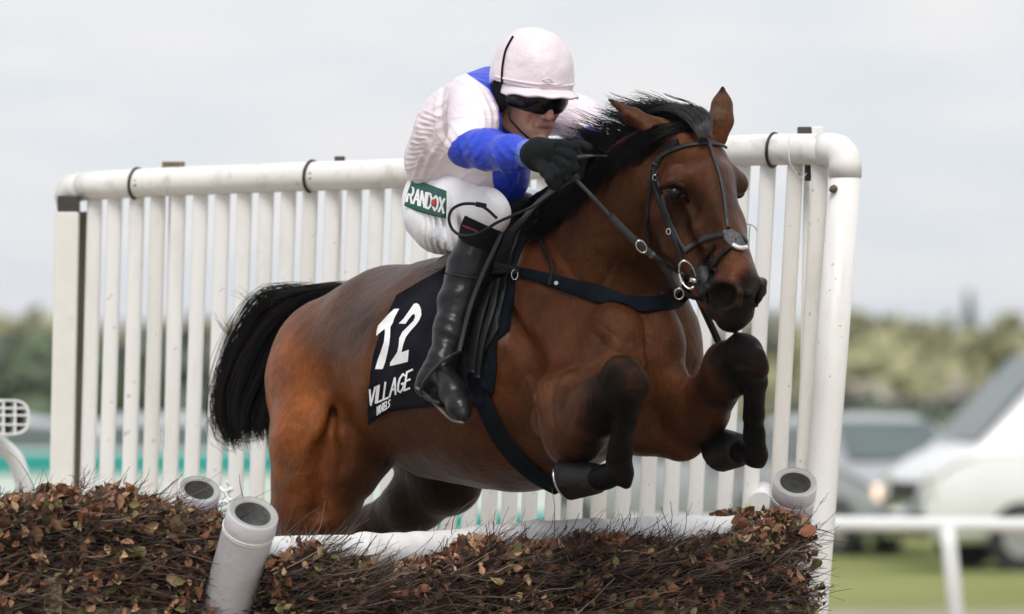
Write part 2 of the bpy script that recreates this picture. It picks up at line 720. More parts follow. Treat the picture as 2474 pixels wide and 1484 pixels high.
# shoulders (near and far), point of shoulder, breast
hf.el(P(1360, 830, 14.60), ((HA * .75 + Z * -.66).normalized() * .25, LAT * .10, (HA * .66 + Z * .75).normalized() * .16), k=.06)
hf.el(P(1390, 950, 14.50), (HA * .13, LAT * .09, Z * .14), k=.05)
hf.el(P(1600, 860, 14.62), (HA * .12, LAT * .095, Z * .19), k=.06)
hf.el(P(1485, 870, 14.42), (HA * .10, LAT * .10, Z * .16), k=.05)
hf.el(P(1580, 850, 14.47), (HA * .10, LAT * .075, Z * .15), k=.03)
hf.el(P(1608, 925, 14.44), (HA * .085, LAT * .045, Z * .08), k=.02)
hf.el(P(1535, 1015, 14.55), (HA * .10, LAT * .15, Z * .09), k=.06)
# breast groove
hf.chain([(1552, 760, 14.30, 7), (1558, 840, 14.28, 9), (1580, 900, 14.27, 7)], k=.03, op='s')
# neck -------------------------------------------------------------------------
nflat = (tuple((LAT + HA * .35).normalized()), .72)
hf.chain([(1390, 690, 14.80, 215), (1480, 560, 14.62, 172), (1560, 455, 14.47, 132), (1625, 385, 14.40, 92)], k=.07, flat=nflat)
hf.chain([(1500, 690, 14.62, 130), (1585, 560, 14.46, 80)], k=.08)
hf.chain([(1600, 560, 14.45, 70), (1630, 480, 14.40, 62)], k=.05)
# head -------------------------------------------------------------------------
HL = (LAT * .9 - HA * .2).normalized()      # head's own left
hd = Vector((.18, -.22, -.95)).normalized()
hflat = (tuple(HL), .8)
hf.chain([(1668, 372, 14.36, 60), (1690, 400, 14.31, 62), (1712, 450, 14.25, 60)], k=.04)
hf.rc(P(1642, 432, 14.18), P(1765, 440, 14.34), R(36, 14.2), R(34, 14.2), k=.03)
hf.chain([(1712, 440, 14.22, 62), (1745, 545, 14.15, 50), (1770, 625, 14.09, 43)], k=.03)
hf.chain([(1712, 430, 14.17, 30), (1752, 560, 14.08, 24), (1785, 655, 14.02, 22)], k=.04)
hf.chain([(1628, 455, 14.30, 46), (1628, 530, 14.27, 56), (1650, 590, 14.24, 48), (1700, 660, 14.19, 36)], k=.035)
hf.chain([(1735, 480, 14.42, 46), (1745, 560, 14.36, 42), (1765, 640, 14.22, 32)], k=.035)
# eye sockets: brow ridge, hollow, lower lid
hf.chain([(1600, 452, 14.165, 9), (1622, 441, 14.128, 11), (1650, 450, 14.122, 8)], k=.018)
hf.chain([(1768, 430, 14.30, 14), (1787, 448, 14.33, 12)], k=.045)
hf.ball(1628, 466, 14.112, 11, k=.010, op='s')
hf.chain([(1606, 480, 14.152, 5), (1628, 484, 14.132, 5), (1650, 474, 14.128, 5)], k=.012)
# facial crest and cheek hollows
hf.chain([(1658, 500, 14.160, 6), (1688, 555, 14.128, 8), (1704, 598, 14.108, 7)], k=.035)
hf.chain([(1676, 480, 14.09, 9), (1712, 560, 14.055, 8), (1730, 610, 14.04, 7)], k=.04, op='s')
hf.chain([(1676, 612, 14.12, 13), (1722, 655, 14.08, 10)], k=.03, op='s')
# muzzle
hf.el(P(1782, 690, 14.07), (HL * .062, hd * .075, HL.cross(hd) * .06), k=.035)
hf.el(P(1775, 752, 14.085), (HL * .058, hd * .048, HL.cross(hd) * .052), k=.02)
hf.el(P(1770, 775, 14.11), (HL * .05, hd * .030, HL.cross(hd) * .04), k=.012)
hf.chain([(1735, 745, 14.14, 30), (1700, 690, 14.17, 34)], k=.03)
# nostril rims
hf.chain([(1722, 728, 14.06, 8), (1718, 698, 14.05, 8), (1738, 678, 14.03, 9), (1768, 682, 14.0, 9), (1786, 706, 13.99, 7), (1782, 732, 13.995, 7), (1756, 748, 14.02, 8)], k=.018)
hf.chain([(1828, 735, 14.05, 8), (1841, 705, 14.08, 9), (1843, 682, 14.085, 8), (1828, 684, 14.04, 9), (1812, 712, 14.01, 8)], k=.014)
hf.el(P(1750, 712, 14.02), (HL * .034, (hd) * .030, HL.cross(hd) * .045), k=.008, op='s')
hf.el(P(1828, 712, 14.05), (HL * .012, (hd) * .024, HL.cross(hd) * .05), k=.008, op='s')
# mouth line
hf.chain([(1716, 742, 14.04, 3.5), (1745, 765, 13.99, 3.5), (1790, 772, 13.985, 4), (1828, 762, 14.02, 4)], k=.008, op='s')
# ears -------------------------------------------------------------------------
hf.chain([(1636, 345, 14.32, 32), (1590, 316, 14.35, 32), (1530, 282, 14.39, 22), (1470, 240, 14.43, 3)], k=.02, flat=(tuple((FW * .7 + UPV * .7).normalized()), .62))
hf.chain([(1612, 312, 14.30, 11), (1560, 285, 14.33, 13), (1510, 258, 14.39, 5)], k=.012, op='s')
hf.chain([(1728, 330, 14.40, 29), (1739, 292, 14.40, 29), (1743, 252, 14.41, 22), (1745, 214, 14.42, 6)], k=.02, flat=(tuple(FW), .6))
hf.chain([(1730, 308, 14.345, 12), (1733, 268, 14.35, 15), (1738, 238, 14.37, 8)], k=.012, op='s')
# near fore leg -----------------------------------------------------------------
hf.chain([(1375, 985, 14.40, 98), (1390, 1035, 14.33, 76), (1440, 985, 14.20, 66), (1500, 925, 14.06, 50)], k=.045)
hf.chain([(1345, 1000, 14.42, 62), (1370, 1075, 14.36, 42)], k=.05)
hf.chain([(1500, 903, 14.04, 44), (1520, 930, 14.03, 42), (1512, 965, 14.06, 36)], k=.02)
hf.rc(P(1537, 905, 14.01), P(1545, 944, 14.02), R(19, 14), R(19, 14), k=.012)
hf.rc(P(1487, 950, 14.06), P(1482, 975, 14.10), R(20, 14), R(12, 14), k=.02)
hf.chain([(1500, 975, 14.09, 14), (1490, 1040, 14.13, 11), (1478, 1110, 14.17, 13)], k=.014)
hf.rc(P(1510, 1150, 14.17), P(1512, 1170, 14.17), R(13, 14.2), R(11, 14.2), k=.02)
hf.chain([(1522, 958, 14.06, 29), (1510, 1020, 14.10, 24), (1500, 1085, 14.15, 26), (1496, 1135, 14.18, 32)], k=.02)
hf.chain([(1494, 1140, 14.18, 30), (1462, 1152, 14.22, 29), (1425, 1158, 14.27, 31)], k=.016)
# far fore leg ------------------------------------------------------------------
hf.chain([(1625, 985, 14.58, 92), (1650, 1050, 14.52, 50), (1690, 1000, 14.45, 62), (1760, 890, 14.24, 58), (1790, 862, 14.18, 50)], k=.045)
hf.chain([(1560, 1030, 14.58, 62), (1640, 1062, 14.55, 42)], k=.05)
hf.chain([(1796, 855, 14.16, 46), (1812, 885, 14.15, 40), (1822, 915, 14.18, 32)], k=.025)
hf.rc(P(1832, 858, 14.12), P(1836, 895, 14.13), R(17, 14), R(18, 14), k=.02)
hf.chain([(1824, 925, 14.18, 28), (1824, 1000, 14.25, 20), (1822, 1050, 14.30, 23), (1824, 1096, 14.33, 30)], k=.02)
hf.chain([(1808, 940, 14.20, 10), (1806, 1010, 14.26, 9), (1804, 1060, 14.31, 12)], k=.012)
hf.rc(P(1838, 1105, 14.32), P(1838, 1122, 14.33), R(13, 14.3), R(10, 14.3), k=.02)
hf.chain([(1822, 1100, 14.33, 30), (1795, 1092, 14.38, 28), (1775, 1088, 14.43, 30)], k=.016)
# near hind leg ------------------------------------------------------------------
hf.chain([(800, 930, 15.42, 140), (785, 1080, 15.32, 122), (762, 1215, 15.30, 94), (735, 1330, 15.42, 62), (715, 1420, 15.55, 42)], k=.07)
hf.chain([(860, 1000, 15.36, 92), (850, 1130, 15.24, 52)], k=.08)
hf.chain([(715, 1420, 15.55, 40), (728, 1560, 15.55, 30), (732, 1640, 15.55, 34), (748, 1690, 15.50, 28)], k=.03)
# flank skin fold
hf.chain([(925, 1040, 15.28, 30), (915, 1110, 15.26, 20), (880, 1170, 15.24, 16)], k=.05)
# far hind leg -------------------------------------------------------------------
hf.chain([(990, 1010, 15.72, 120), (1085, 1165, 15.56, 70), (1000, 1215, 15.68, 66), (900, 1280, 15.86, 50), (840, 1370, 15.98, 40)], k=.05)
hf.chain([(840, 1370, 15.98, 38), (862, 1510, 15.98, 29), (868, 1590, 15.98, 33), (884, 1640, 15.93, 27)], k=.03)
# muscle grooves: triceps edge, thigh seam, jugular, girth crease
hf.chain([(1292, 900, 14.50, 10), (1296, 1000, 14.40, 12), (1330, 1090, 14.38, 10)], k=.06, op='s')
hf.chain([(1235, 760, 14.62, 8), (1290, 880, 14.48, 8)], k=.06, op='s')
hf.chain([(1330, 700, 14.52, 8), (1440, 830, 14.34, 8)], k=.07, op='s')
hf.chain([(1440, 640, 14.42, 10), (1560, 700, 14.36, 8)], k=.06, op='s')
hf.chain([(805, 1000, 15.23, 5), (790, 1100, 15.17, 6), (770, 1230, 15.20, 6)], k=.08, op='s')
# point of hip
hf.ball(955, 812, 15.14, 22, k=.10)


def horse_fn(X):
    d = hf(X)
    # skin is never glass smooth: broad muscle relief and fine ripples
    n = vnoise(X * 11.0) * .0035 + vnoise(X * 27.0 + 7.3) * .0014
    return d - n.astype(np.float32)


lo, hi = hf.bounds()
HV, HF_ = surface(horse_fn, lo, hi, HRES)
print('horse', len(HV), round(time.time() - T0, 1))
RELIEF = [  # measured veins (+), skin creases and muscle edges (-): path, half width px, height m
    ([(1648, 484), (1667, 508), (1675, 543), (1679, 590)], 3.5, .0030), ([(1656, 449), (1667, 487)], 3, .0022), ([(1676, 545), (1694, 566), (1702, 590)], 3, .0022),
    ([(1552, 812), (1569, 831), (1588, 836)], 3, .0030), ([(1536, 890), (1556, 884), (1574, 870)], 3, .0028), ([(1600, 800), (1618, 822), (1640, 830)], 3, .002),
    ([(1406, 788), (1440, 812), (1464, 836), (1505, 856)], 4, -.0035), ([(1430, 770), (1470, 800), (1520, 830)], 4, -.0030), ([(1380, 800), (1420, 850), (1450, 872)], 4, -.0030),
    ([(1558, 765), (1560, 810), (1566, 870), (1580, 900)], 5, -.0050), ([(1532, 790), (1545, 850), (1552, 900)], 5, -.0030),
    ([(1400, 882), (1360, 900), (1337, 935), (1331, 985), (1338, 1030), (1352, 1066)], 6, -.0060), ([(1290, 850), (1284, 900), (1292, 960), (1308, 1040), (1335, 1092)], 7, -.0060),
    ([(1420, 905), (1395, 960), (1372, 1030)], 9, -.0045), ([(1450, 900), (1430, 960), (1440, 1010)], 4, .0022),
    ([(1300, 770), (1314, 758)], 3, .003), ([(1262, 800), (1270, 815)], 3, .003), ([(1330, 840), (1345, 850)], 3, .0025), ([(1296, 835), (1310, 845)], 3, .0025),
    ([(1500, 600), (1470, 660), (1440, 705)], 9, -.0050), ([(1560, 520), (1530, 600), (1500, 660)], 8, -.004), ([(1340, 600), (1380, 660), (1410, 690)], 9, -.004),
    ([(1610, 980), (1640, 940), (1668, 900), (1680, 870)], 6, -.005), ([(1590, 905), (1596, 960)], 5, .003), ([(1625, 910), (1622, 960)], 5, .003),
    ([(925, 790), (900, 870), (895, 960), (905, 1050)], 12, -.005), ([(760, 860), (742, 960), (735, 1060), (740, 1180)], 12, -.003),
    ([(850, 980), (842, 1080), (830, 1180)], 10, -.006), ([(960, 1050), (940, 1090), (925, 1130)], 5, -.005), ([(1620, 520), (1600, 560), (1612, 610)], 5, -.004),
    ([(1690, 430), (1700, 400), (1712, 392)], 5, -.003), ([(1735, 640), (1750, 625), (1775, 640)], 4, -.003), ([(1732, 655), (1760, 662), (1790, 660)], 3, .003), ([(1725, 750), (1745, 768)], 3, .003),
    ([(1745, 930), (1770, 900), (1790, 895)], 4, .003), ([(1770, 880), (1810, 885), (1835, 900)], 4, -.003), ([(1500, 955), (1530, 948), (1555, 955)], 4, -.004), ([(1520, 905), (1535, 912)], 3, -.003),
]


def relief(V, fn, spec, dmax=15.75):
    N_ = normals_of(fn, V, .003)
    x, y, d = proj(V)
    facing = (N_ @ np.array(FW)) < .15
    off = np.zeros(len(V))
    for path, w, h in spec:
        pts = np.array(catmull(path, 5))
        lo_, hi_ = pts.min(0) - w * 3, pts.max(0) + w * 3
        m = np.where(facing & (d < dmax) & (x > lo_[0]) & (x < hi_[0]) & (y > lo_[1]) & (y < hi_[1]))[0]
        if not len(m): continue
        q = np.stack([x[m], y[m]], 1)
        D = np.sqrt(((q[:, None] - pts[None]) ** 2).sum(2))
        j = D.argmin(1)
        taper = np.sin(np.clip((j + .5) / len(pts), 0, 1) * math.pi) ** .5
        off[m] += h * np.exp(-(D.min(1) / w) ** 2) * taper
    return V + N_ * off[:, None]


HV = relief(HV, hf, RELIEF)
BV = bvh_of(HV, HF_)

# coat colour: bright bay with dark back, dark neck underside and black points, plus shade painted on the far hind leg
hx, hy, hdp = proj(HV)
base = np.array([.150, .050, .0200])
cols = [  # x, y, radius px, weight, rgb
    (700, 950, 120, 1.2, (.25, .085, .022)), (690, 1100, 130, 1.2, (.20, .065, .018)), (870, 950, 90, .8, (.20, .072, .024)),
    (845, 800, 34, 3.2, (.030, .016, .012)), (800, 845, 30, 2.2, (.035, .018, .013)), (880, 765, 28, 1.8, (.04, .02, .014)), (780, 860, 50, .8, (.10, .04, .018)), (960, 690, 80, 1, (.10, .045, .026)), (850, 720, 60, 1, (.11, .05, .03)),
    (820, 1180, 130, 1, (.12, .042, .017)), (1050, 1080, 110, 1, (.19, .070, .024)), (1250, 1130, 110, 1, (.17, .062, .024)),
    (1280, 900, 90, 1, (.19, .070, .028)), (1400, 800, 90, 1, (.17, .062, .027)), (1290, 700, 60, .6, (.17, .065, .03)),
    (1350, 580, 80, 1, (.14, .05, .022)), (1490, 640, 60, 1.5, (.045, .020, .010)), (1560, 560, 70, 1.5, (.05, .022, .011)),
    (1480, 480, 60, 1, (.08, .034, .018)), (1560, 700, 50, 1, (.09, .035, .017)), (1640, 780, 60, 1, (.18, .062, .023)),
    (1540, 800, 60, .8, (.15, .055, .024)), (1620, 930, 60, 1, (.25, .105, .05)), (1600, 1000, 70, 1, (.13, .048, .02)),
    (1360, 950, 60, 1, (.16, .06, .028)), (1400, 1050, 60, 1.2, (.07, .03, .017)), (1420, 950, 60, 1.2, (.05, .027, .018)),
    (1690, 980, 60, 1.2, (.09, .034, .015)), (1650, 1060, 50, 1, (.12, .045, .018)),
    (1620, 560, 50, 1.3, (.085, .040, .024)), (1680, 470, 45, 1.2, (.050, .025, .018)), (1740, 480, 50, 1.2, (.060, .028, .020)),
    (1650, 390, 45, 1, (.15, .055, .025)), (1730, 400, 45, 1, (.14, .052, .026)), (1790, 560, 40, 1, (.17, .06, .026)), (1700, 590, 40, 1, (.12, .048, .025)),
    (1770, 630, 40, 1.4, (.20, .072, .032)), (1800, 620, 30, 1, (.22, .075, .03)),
    (1570, 300, 60, 1, (.15, .06, .035)), (1748, 270, 40, 1.0, (.16, .075, .05)), (1728, 270, 14, 2.5, (.17, .13, .11)), (1000, 1180, 140, 1.6, (.028, .014, .010)),  # last entry paints the shade under the belly onto the far hind leg
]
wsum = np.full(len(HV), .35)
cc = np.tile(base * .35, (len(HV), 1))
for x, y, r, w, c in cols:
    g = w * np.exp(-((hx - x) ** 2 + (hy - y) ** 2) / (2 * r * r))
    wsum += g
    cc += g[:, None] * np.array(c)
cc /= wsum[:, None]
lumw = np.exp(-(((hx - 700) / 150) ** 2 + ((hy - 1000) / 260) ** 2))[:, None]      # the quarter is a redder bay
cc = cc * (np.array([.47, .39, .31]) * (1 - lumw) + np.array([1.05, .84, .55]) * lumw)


def blob_dark(c, pts, soft, color, reach=1.25, jag=.25):
    """black points, and the shade painted on the far hind leg: recolour skin near a 3D chain (x,y,d,rpx)"""
    f = Field(); f.chain([(a, b, e, r * reach) for a, b, e, r in pts], k=.02)
    dd = f(HV)
    dd = dd + vnoise(HV * 22) * soft * jag * 2
    g = 1 / (1 + np.exp(np.clip(dd / soft * 4, -30, 30)))
    return c * (1 - g[:, None]) + np.array(color) * g[:, None]


BLK = (.0055, .0050, .0052)
cc = blob_dark(cc, [(1450, 975, 14.14, 40), (1475, 945, 14.10, 52), (1510, 915, 14.05, 62), (1512, 960, 14.06, 60), (1496, 1040, 14.12, 60), (1490, 1140, 14.18, 64), (1420, 1160, 14.27, 60)], .035, BLK)
cc = blob_dark(cc, [(1740, 915, 14.30, 50), (1800, 862, 14.16, 66), (1818, 925, 14.18, 60), (1822, 1010, 14.26, 56), (1823, 1098, 14.33, 60), (1760, 1090, 14.45, 60)], .035, BLK)
cc = blob_dark(cc, [(735, 1345, 15.44, 70), (715, 1420, 15.55, 60), (728, 1560, 15.55, 50), (748, 1690, 15.5, 60)], .07, BLK)
cc = blob_dark(cc, [(860, 1340, 15.95, 60), (862, 1510, 15.98, 50), (884, 1640, 15.93, 60)], .07, BLK)
cc = blob_dark(cc, [(1010, 1080, 15.72, 110), (1085, 1165, 15.56, 80), (1000, 1215, 15.68, 76), (900, 1280, 15.86, 70)], .06, (.020, .010, .0075), 1.1)  # far hind leg darkened in colour for the shade it stands in
cc = blob_dark(cc, [(1742, 712, 14.06, 46), (1795, 716, 14.04, 50), (1770, 765, 14.10, 60)], .03, (.014, .012, .013))
cc = blob_dark(cc, [(1530, 275, 14.42, 10), (1470, 240, 14.43, 14)], .03, BLK, 1.0)
cc = blob_dark(cc, [(1744, 225, 14.42, 10), (1745, 205, 14.42, 16)], .02, BLK, 1.0)
cc = blob_dark(cc, [(1738, 712, 14.03, 20), (1765, 712, 14.01, 20)], .012, (.006, .005, .006), 1.0)
cc = blob_dark(cc, [(1608, 466, 14.14, 16), (1628, 460, 14.12, 18), (1648, 474, 14.12, 16)], .025, (.010, .008, .008), 1.25)
# dried sweat and mud where the girth rubs
sw = np.exp(-(((hx - 1210) / 20) ** 2 + ((hy - 770) / 42) ** 2)) * (hdp < 14.9) + .8 * np.exp(-(((hx - 1250) / 9) ** 2 + ((hy - 600) / 45) ** 2)) * (hdp < 14.9)
sw = np.clip(sw * (.75 + .9 * vnoise(HV * 70)), 0, .7)
cc = cc * (1 - sw[:, None]) + np.array([.30, .24, .20]) * sw[:, None]

m, nt, b = mat_new('bay_coat')
N, L = nt.nodes, nt.links
at = N.new('ShaderNodeAttribute'); at.attribute_name = 'coat'
tcn = N.new('ShaderNodeTexCoord')
mpn = N.new('ShaderNodeMapping'); mpn.inputs['Scale'].default_value = (1, 1, .35); mpn.inputs['Rotation'].default_value = (.5, .5, .3)
L.new(tcn.outputs['Object'], mpn.inputs['Vector'])
nz = N.new('ShaderNodeTexNoise'); nz.inputs['Scale'].default_value = 90; nz.inputs['Detail'].default_value = 6; nz.inputs['Roughness'].default_value = .7
L.new(mpn.outputs['Vector'], nz.inputs['Vector'])
n2 = N.new('ShaderNodeTexNoise'); n2.inputs['Scale'].default_value = 9; n2.inputs['Detail'].default_value = 8; n2.inputs['Roughness'].default_value = .65
L.new(tcn.outputs['Object'], n2.inputs['Vector'])
r1 = N.new('ShaderNodeMapRange'); r1.inputs[1].default_value = .3; r1.inputs[2].default_value = .7; r1.inputs[3].default_value = .5; r1.inputs[4].default_value = 1.5
L.new(n2.outputs['Fac'], r1.inputs[0])
r2 = N.new('ShaderNodeMapRange'); r2.inputs[1].default_value = .3; r2.inputs[2].default_value = .7; r2.inputs[3].default_value = .72; r2.inputs[4].default_value = 1.28
L.new(nz.outputs['Fac'], r2.inputs[0])
mu = N.new('ShaderNodeMath'); mu.operation = 'MULTIPLY'
L.new(r1.outputs[0], mu.inputs[0]); L.new(r2.outputs[0], mu.inputs[1])
vm = N.new('ShaderNodeVectorMath'); vm.operation = 'SCALE'
L.new(at.outputs['Color'], vm.inputs[0]); L.new(mu.outputs[0], vm.inputs['Scale'])
L.new(vm.outputs[0], b.inputs['Base Color'])
# fine hair relief, veins as thin ridges
vo = N.new('ShaderNodeTexNoise'); vo.inputs['Scale'].default_value = 5.5; vo.inputs['Detail'].default_value = 2.5; vo.inputs['Distortion'].default_value = .6
L.new(tcn.outputs['Object'], vo.inputs['Vector'])
ve = N.new('ShaderNodeMath'); ve.operation = 'SUBTRACT'; ve.inputs[1].default_value = .5
L.new(vo.outputs['Fac'], ve.inputs[0])
va = N.new('ShaderNodeMath'); va.operation = 'ABSOLUTE'; L.new(ve.outputs[0], va.inputs[0])
vr = N.new('ShaderNodeMapRange'); vr.inputs[1].default_value = 0.0; vr.inputs[2].default_value = .016; vr.inputs[3].default_value = 1; vr.inputs[4].default_value = 0
L.new(va.outputs[0], vr.inputs[0])
b1 = N.new('ShaderNodeBump'); b1.inputs['Strength'].default_value = .9; b1.inputs['Distance'].default_value = .004
L.new(nz.outputs['Fac'], b1.inputs['Height'])
b2 = N.new('ShaderNodeBump'); b2.inputs['Strength'].default_value = .12; b2.inputs['Distance'].default_value = .003
L.new(vr.outputs[0], b2.inputs['Height']); L.new(b1.outputs['Normal'], b2.inputs['Normal'])
b3 = N.new('ShaderNodeBump'); b3.inputs['Strength'].default_value = .8; b3.inputs['Distance'].default_value = .014
L.new(n2.outputs['Fac'], b3.inputs['Height']); L.new(b2.outputs['Normal'], b3.inputs['Normal'])
L.new(b3.outputs['Normal'], b.inputs['Normal'])
b.inputs['Roughness'].default_value = .34
sp_ = N.new('ShaderNodeSeparateColor'); L.new(at.outputs['Color'], sp_.inputs[0])
sr_ = N.new('ShaderNodeMapRange'); sr_.inputs[1].default_value = .01; sr_.inputs[2].default_value = .07; sr_.inputs[3].default_value = .05; sr_.inputs[4].default_value = .24
b.inputs['Specular Tint'].default_value = (1.0, .74, .52, 1)
L.new(sp_.outputs[0], sr_.inputs[0]); L.new(sr_.outputs[0], b.inputs['Specular IOR Level'])
b.inputs['Sheen Weight'].default_value = .0
b.inputs['Sheen Roughness'].default_value = .5
M['coat'] = m

horse = empty('horse', P(1100, 2300, 15.0))
tag(horse, 'dark bay racehorse in mid-air jumping the brush hurdle, forelegs tucked up', 'horse')
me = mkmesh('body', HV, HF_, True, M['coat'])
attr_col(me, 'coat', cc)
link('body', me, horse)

# eye
M['eye'] = mat('dark_wet_eye', (.003, .0025, .0025), .10, .2, 10, spec=.25)
V, F = [], []
bm = bmesh.new(); bmesh.ops.create_uvsphere(bm, u_segments=24, v_segments=14, radius=.0185)
me = bpy.data.meshes.new('eye'); bm.to_mesh(me); bm.free()
me.polygons.foreach_set('use_smooth', [True] * len(me.polygons)); me.materials.append(M['eye'])
for p in (P(1628, 467, 14.130), P(1783, 464, 14.355)):
    e = bpy.data.objects.new('eye', me); col.objects.link(e); e.parent = horse
    e.location = p - horse.location

# hooves with steel shoes ----------------------------------------------------------
M['shoe'] = mat('worn_shoe', (.55, .55, .55), .3, .2, 40, metal=1.0)


def hoof(heel, toe, down, r0, r1, parent, shoe=True):
    """heel->toe direction of growth; down = ground side normal of the sole"""
    a, t = Vector(heel), Vector(toe)
    ax = (t - a).normalized()
    dn = Vector(down); dn = (dn - ax * dn.dot(ax)).normalized()
    sd = ax.cross(dn).normalized()
    n = 20
    V = []
    rings = [(0, r0 * .9), (.12, r0), (.55, (r0 + r1) / 2), (1.0, r1)]
    for f, r in rings:
        c = a.lerp(t, f)
        for k in range(n):
            an = 2 * math.pi * k / n
            y = math.cos(an); x = math.sin(an)
            tilt = (f * .35) * y * r
            V.append(c + dn * (-y * r * 1.05) + sd * (x * r) + ax * (-tilt * .8))
    F = []
    for i in range(len(rings) - 1):
        for k in range(n):
            F.append((i * n + k, i * n + (k + 1) % n, (i + 1) * n + (k + 1) % n, (i + 1) * n + k))
    F.append(tuple(reversed(range(n)))); F.append(tuple(range((len(rings) - 1) * n, len(rings) * n)))
    me = mkmesh('hoof', V, F, True, M['hoof'])
    o = link('hoof', me, parent)
    if shoe:
        lastr = [V[(len(rings) - 1) * n + k] for k in range(n)]
        c = sum(lastr, Vector()) / n
        pts = [c + (p - c) * .93 + ax * .004 for p in lastr]
        pts = pts[n // 2 + 3:] + pts[:n // 2 - 2]
        V2, F2 = tube_arrays(pts, .0036, 6)
        s = link('shoe', mkmesh('shoe', V2, F2, True, M['shoe']), None)
        s.parent = o
        s.matrix_parent_inverse = Matrix()
    return o


hoof(P(1450, 1156, 14.25), P(1368, 1160, 14.32), (0.25, -.2, 1), R(36, 14.3), R(47, 14.3), horse)
hoof(P(1788, 1088, 14.40), P(1738, 1086, 14.50), (0.1, -.3, 1), R(40, 14.4), R(52, 14.4), horse)
hoof(P(748, 1690, 15.5), P(775, 1745, 15.44), (-1, .6, .5), R(34, 15.5), R(46, 15.5), horse)
hoof(P(884, 1640, 15.93), P(911, 1695, 15.87), (-1, .6, .5), R(33, 15.9), R(45, 15.9), horse)


def guide(gs, u, v, K=12):
    """interpolate between guide curves; u array picks across guides 0..1, v param along"""
    G = np.stack([np.array([q for q in resamp(g, K)]) for g in gs])     # (g,K,3)
    f = u * (len(gs) - 1)
    i = np.clip(np.floor(f).astype(int), 0, len(gs) - 2)
    t = (f - i)[:, None, None]
    return G[i] * (1 - t) + G[i + 1] * t


def resamp(g, K):
    d = catmull(g, 4)
    d = np.array(d)
    L = np.concatenate([[0], np.cumsum(np.linalg.norm(np.diff(d, axis=0), axis=1))])
    s = np.linspace(0, L[-1], K)
    return np.stack([np.interp(s, L, d[:, k]) for k in range(3)], 1)


def px2w(A):
    """(...,3) px,py,d -> world"""
    A = np.asarray(A)
    x = (A[..., 0] - W2) / FPX; y = (H2 - A[..., 1]) / FPX; d = A[..., 2]
    return np.array(CO) + d[..., None] * (np.array(FW) + x[..., None] * np.array(RT) + y[..., None] * np.array(UPV))


def hair(name, gs, n, parent, wob=6.0, dsp=.04, r0=.0011, r1=.0003, K=12, umin=0, umax=1, lenvar=.35, m='hair', clump=0):
    u = nr.uniform(umin, umax, n)
    if clump:
        cid = nr.randint(0, clump, n); cu = nr.uniform(umin, umax, clump)
        u = np.clip(cu[cid] + nr.normal(0, .35 / clump, n), umin, umax)
    G = guide(gs, u, None, K)
    s = np.linspace(0, 1, K)
    ph = nr.rand(n, 1) * 6.28; fr = nr.uniform(2, 5, (n, 1))
    amp = nr.normal(0, wob, (n, 1))
    G[..., 0] += amp * np.sin(ph + fr * s) * s + nr.normal(0, wob * .5, (n, 1))
    G[..., 1] += nr.normal(0, wob, (n, 1)) * np.sin(ph * 1.7 + fr * s) * s + nr.normal(0, wob * .5, (n, 1))
    if clump:
        ca = nr.normal(0, wob * 1.5, clump)[cid][:, None]; cb = nr.normal(0, wob * 1.5, clump)[cid][:, None]; cd = nr.normal(0, dsp * .9, clump)[cid][:, None]
        G[..., 0] += ca * s; G[..., 1] += cb * s; G[..., 2] += cd * (.4 + .6 * s)
        dsp = dsp * .35
    G[..., 2] += nr.normal(0, dsp, (n, 1)) * (.35 + .65 * s)
    # vary length
    lv = 1 - nr.uniform(0, lenvar, (n, 1))
    idx = s[None] * lv * (K - 1)
    i0 = np.clip(np.floor(idx).astype(int), 0, K - 2); t = (idx - i0)[..., None]
    ar = np.arange(n)[:, None]
    G = G[ar, i0] * (1 - t) + G[ar, i0 + 1] * t
    V, F = strand_arrays(px2w(G), np.full(n, r0), np.full(n, r1))
    me = mkmesh(name, V, F, True, M[m])
    return link(name, me, parent)


# tail: dense under-body plus strands
tg = [
    [(862, 690, 15.82), (800, 692, 15.86), (735, 700, 15.9), (655, 728, 15.92), (590, 800, 15.92), (545, 900, 15.90), (526, 985, 15.88), (552, 1058, 15.86)],
    [(862, 700, 15.80), (800, 705, 15.84), (735, 722, 15.88), (665, 765, 15.90), (612, 840, 15.90), (575, 930, 15.88), (560, 1000, 15.86), (580, 1066, 15.84)],
    [(862, 715, 15.80), (800, 725, 15.82), (740, 760, 15.85), (690, 820, 15.87), (650, 890, 15.87), (622, 960, 15.86), (606, 1010, 15.84), (612, 1062, 15.82)],
    [(862, 735, 15.80), (810, 755, 15.82), (762, 800, 15.84), (720, 860, 15.86), (690, 920, 15.86), (665, 975, 15.85), (650, 1010, 15.84), (648, 1048, 15.82)],
]
tail = hair('tail', tg, 5200, horse, wob=7, dsp=.05, r0=.0016, r1=.0005, K=14, lenvar=.28, clump=70)
hair('tail_lock', tg, 420, horse, wob=9, dsp=.06, r0=.0015, r1=.0005, K=14, lenvar=.3, m='hair_brown', clump=40)
tf = Field()
tf.chain([(860, 712, 15.82, 20), (790, 732, 15.86, 34), (720, 775, 15.9, 48), (660, 850, 15.92, 56), (625, 930, 15.9, 52), (600, 1000, 15.88, 34)], k=.04, flat=(tuple(FW), .5))
V, F = surface(lambda X: tf(X) - vnoise(X * 30).astype(np.float32) * .006, *tf.bounds(), .008)
link('tail_core', mkmesh('tail_core', V, F, True, M['hair']), horse)
